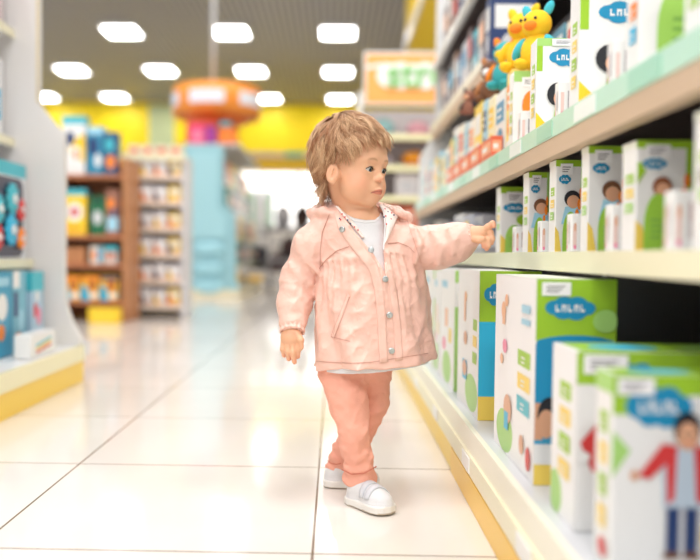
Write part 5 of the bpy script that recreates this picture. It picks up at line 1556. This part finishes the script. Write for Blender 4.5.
for nm, pts in (('trouser_hem', [((341.5, 469), (352, 474), (364, 473), (376.5, 466)), 1.66, 1.80]), ('trouser_hem', [((327, 459.5), (331, 463), (336, 464), (341, 463)), 1.84, 1.92])):
    A_ = list(pts[0]); rib(nm, A_, [(x, y + .9) for x, y in A_], off=.0012, th=.0012, col=tuple(lin(218, 132, 110)) + (1,), m_=LINM, F=lambda P: TR(P), Y=(pts[1], pts[2]), k=3)

# shoes
SHM = mat('shoe_canvas', rough=.6, bump=(500, .2))
def shoe(pos, yaw, pitch, L_=.128):
    """pos: sole centre on the ground; yaw 0 points to photo right, turning towards the camera"""
    fx = A3(math.cos(yaw) * math.cos(pitch), -math.sin(yaw) * math.cos(pitch), math.sin(pitch))
    sx = np.cross(A3(0, 0, 1), fx); sx /= np.linalg.norm(sx); ux = np.cross(fx, sx)
    R_ = np.stack([fx, sx, ux], 1); O_ = A3(pos)
    W = lambda a, b, c: O_ + fx * a + sx * b + ux * c
    def half(x):  # sole outline
        return np.interp(x, [-.066, -.060, -.045, -.02, .01, .035, .052, .062, .066], [.001, .016, .0235, .0235, .0265, .0295, .026, .016, .001]) * (L_ / .128)
    F = Field()
    def sole(P):
        q = (P - O_) @ R_; x = q[:, 0]
        d = np.abs(q[:, 1]) - half(x)
        d = smax(d * .85, np.abs(x) - L_ / 2, .006)
        return smax(d, np.abs(q[:, 2] - .008) - .008, .003)
    F.add(sole, .001)
    F.add(s_ell(W(.028, 0, .022), (.035, .0265, .023), R_), .012)
    F.add(s_ell(W(-.032, 0, .028), (.030, .0225, .028), R_), .012)
    F.add(s_cap(W(-.024, 0, .040), W(.014, 0, .032), .022, .020), .014)
    F.sub(s_ell(W(-.030, 0, .072), (.018, .014, .016), R_), .003)
    def post(P, d):
        q = (P - O_) @ R_
        d = smax(d, -q[:, 2], .001)
        rim = np.exp(-((q[:, 2] - .0175) / .0012) ** 2)
        return d + .0010 * rim
    F.post = post
    def col(P):
        q = (P - O_) @ R_
        c = np.where((q[:, 2] < .0172)[:, None], lin(236, 233, 228), lin(222, 222, 224))
        low_band = (q[:, 2] < .0035)[:, None]  # darker brown band along the lowest edge of the sole
        return np.where(low_band, lin(186, 172, 154), c)
    r = part_fix(sdf_object('shoe', F, O_ - .085, O_ + .085, .0016, SHM, child, col))
    # straps and stitching
    for x0, x1 in ((.000, .014), (.020, .033)):
        vs = []; n = 16
        for i in range(n + 1):
            an = -1.25 + 2.5 * i / n
            for x in np.linspace(x0, x1, 4):
                c0 = W(x + .004 * an, 0, .018); dirv = sx * math.sin(an) + ux * math.cos(an)
                t = 0.0
                for _ in range(14):
                    dd = F(np.array([c0 + dirv * t]))[0]; t += max(-dd, 0) * .9 + (0.0004 if dd < 0 else 0)
                    if dd > 0: break
                vs.append(c0 + dirv * (t + .0012))
        sm = MB(); sm.add(vs, [(i * 4 + j, i * 4 + j + 1, (i + 1) * 4 + j + 1, (i + 1) * 4 + j) for i in range(n) for j in range(3)], srgb(208, 210, 216), True)
        o = part_fix(sm.build('strap', SHM, child)); md = o.modifiers.new('thickness', 'SOLIDIFY'); md.thickness = .0024; md.offset = 0
    return r
g1 = _g(369, 508.5); g2 = _g(351, 487)
shoe(A3(g1[0], g1[1] , .001), math.radians(50), math.radians(2), .134)
shoe(A3(g2[0], g2[1] , .001), math.radians(4), math.radians(0))
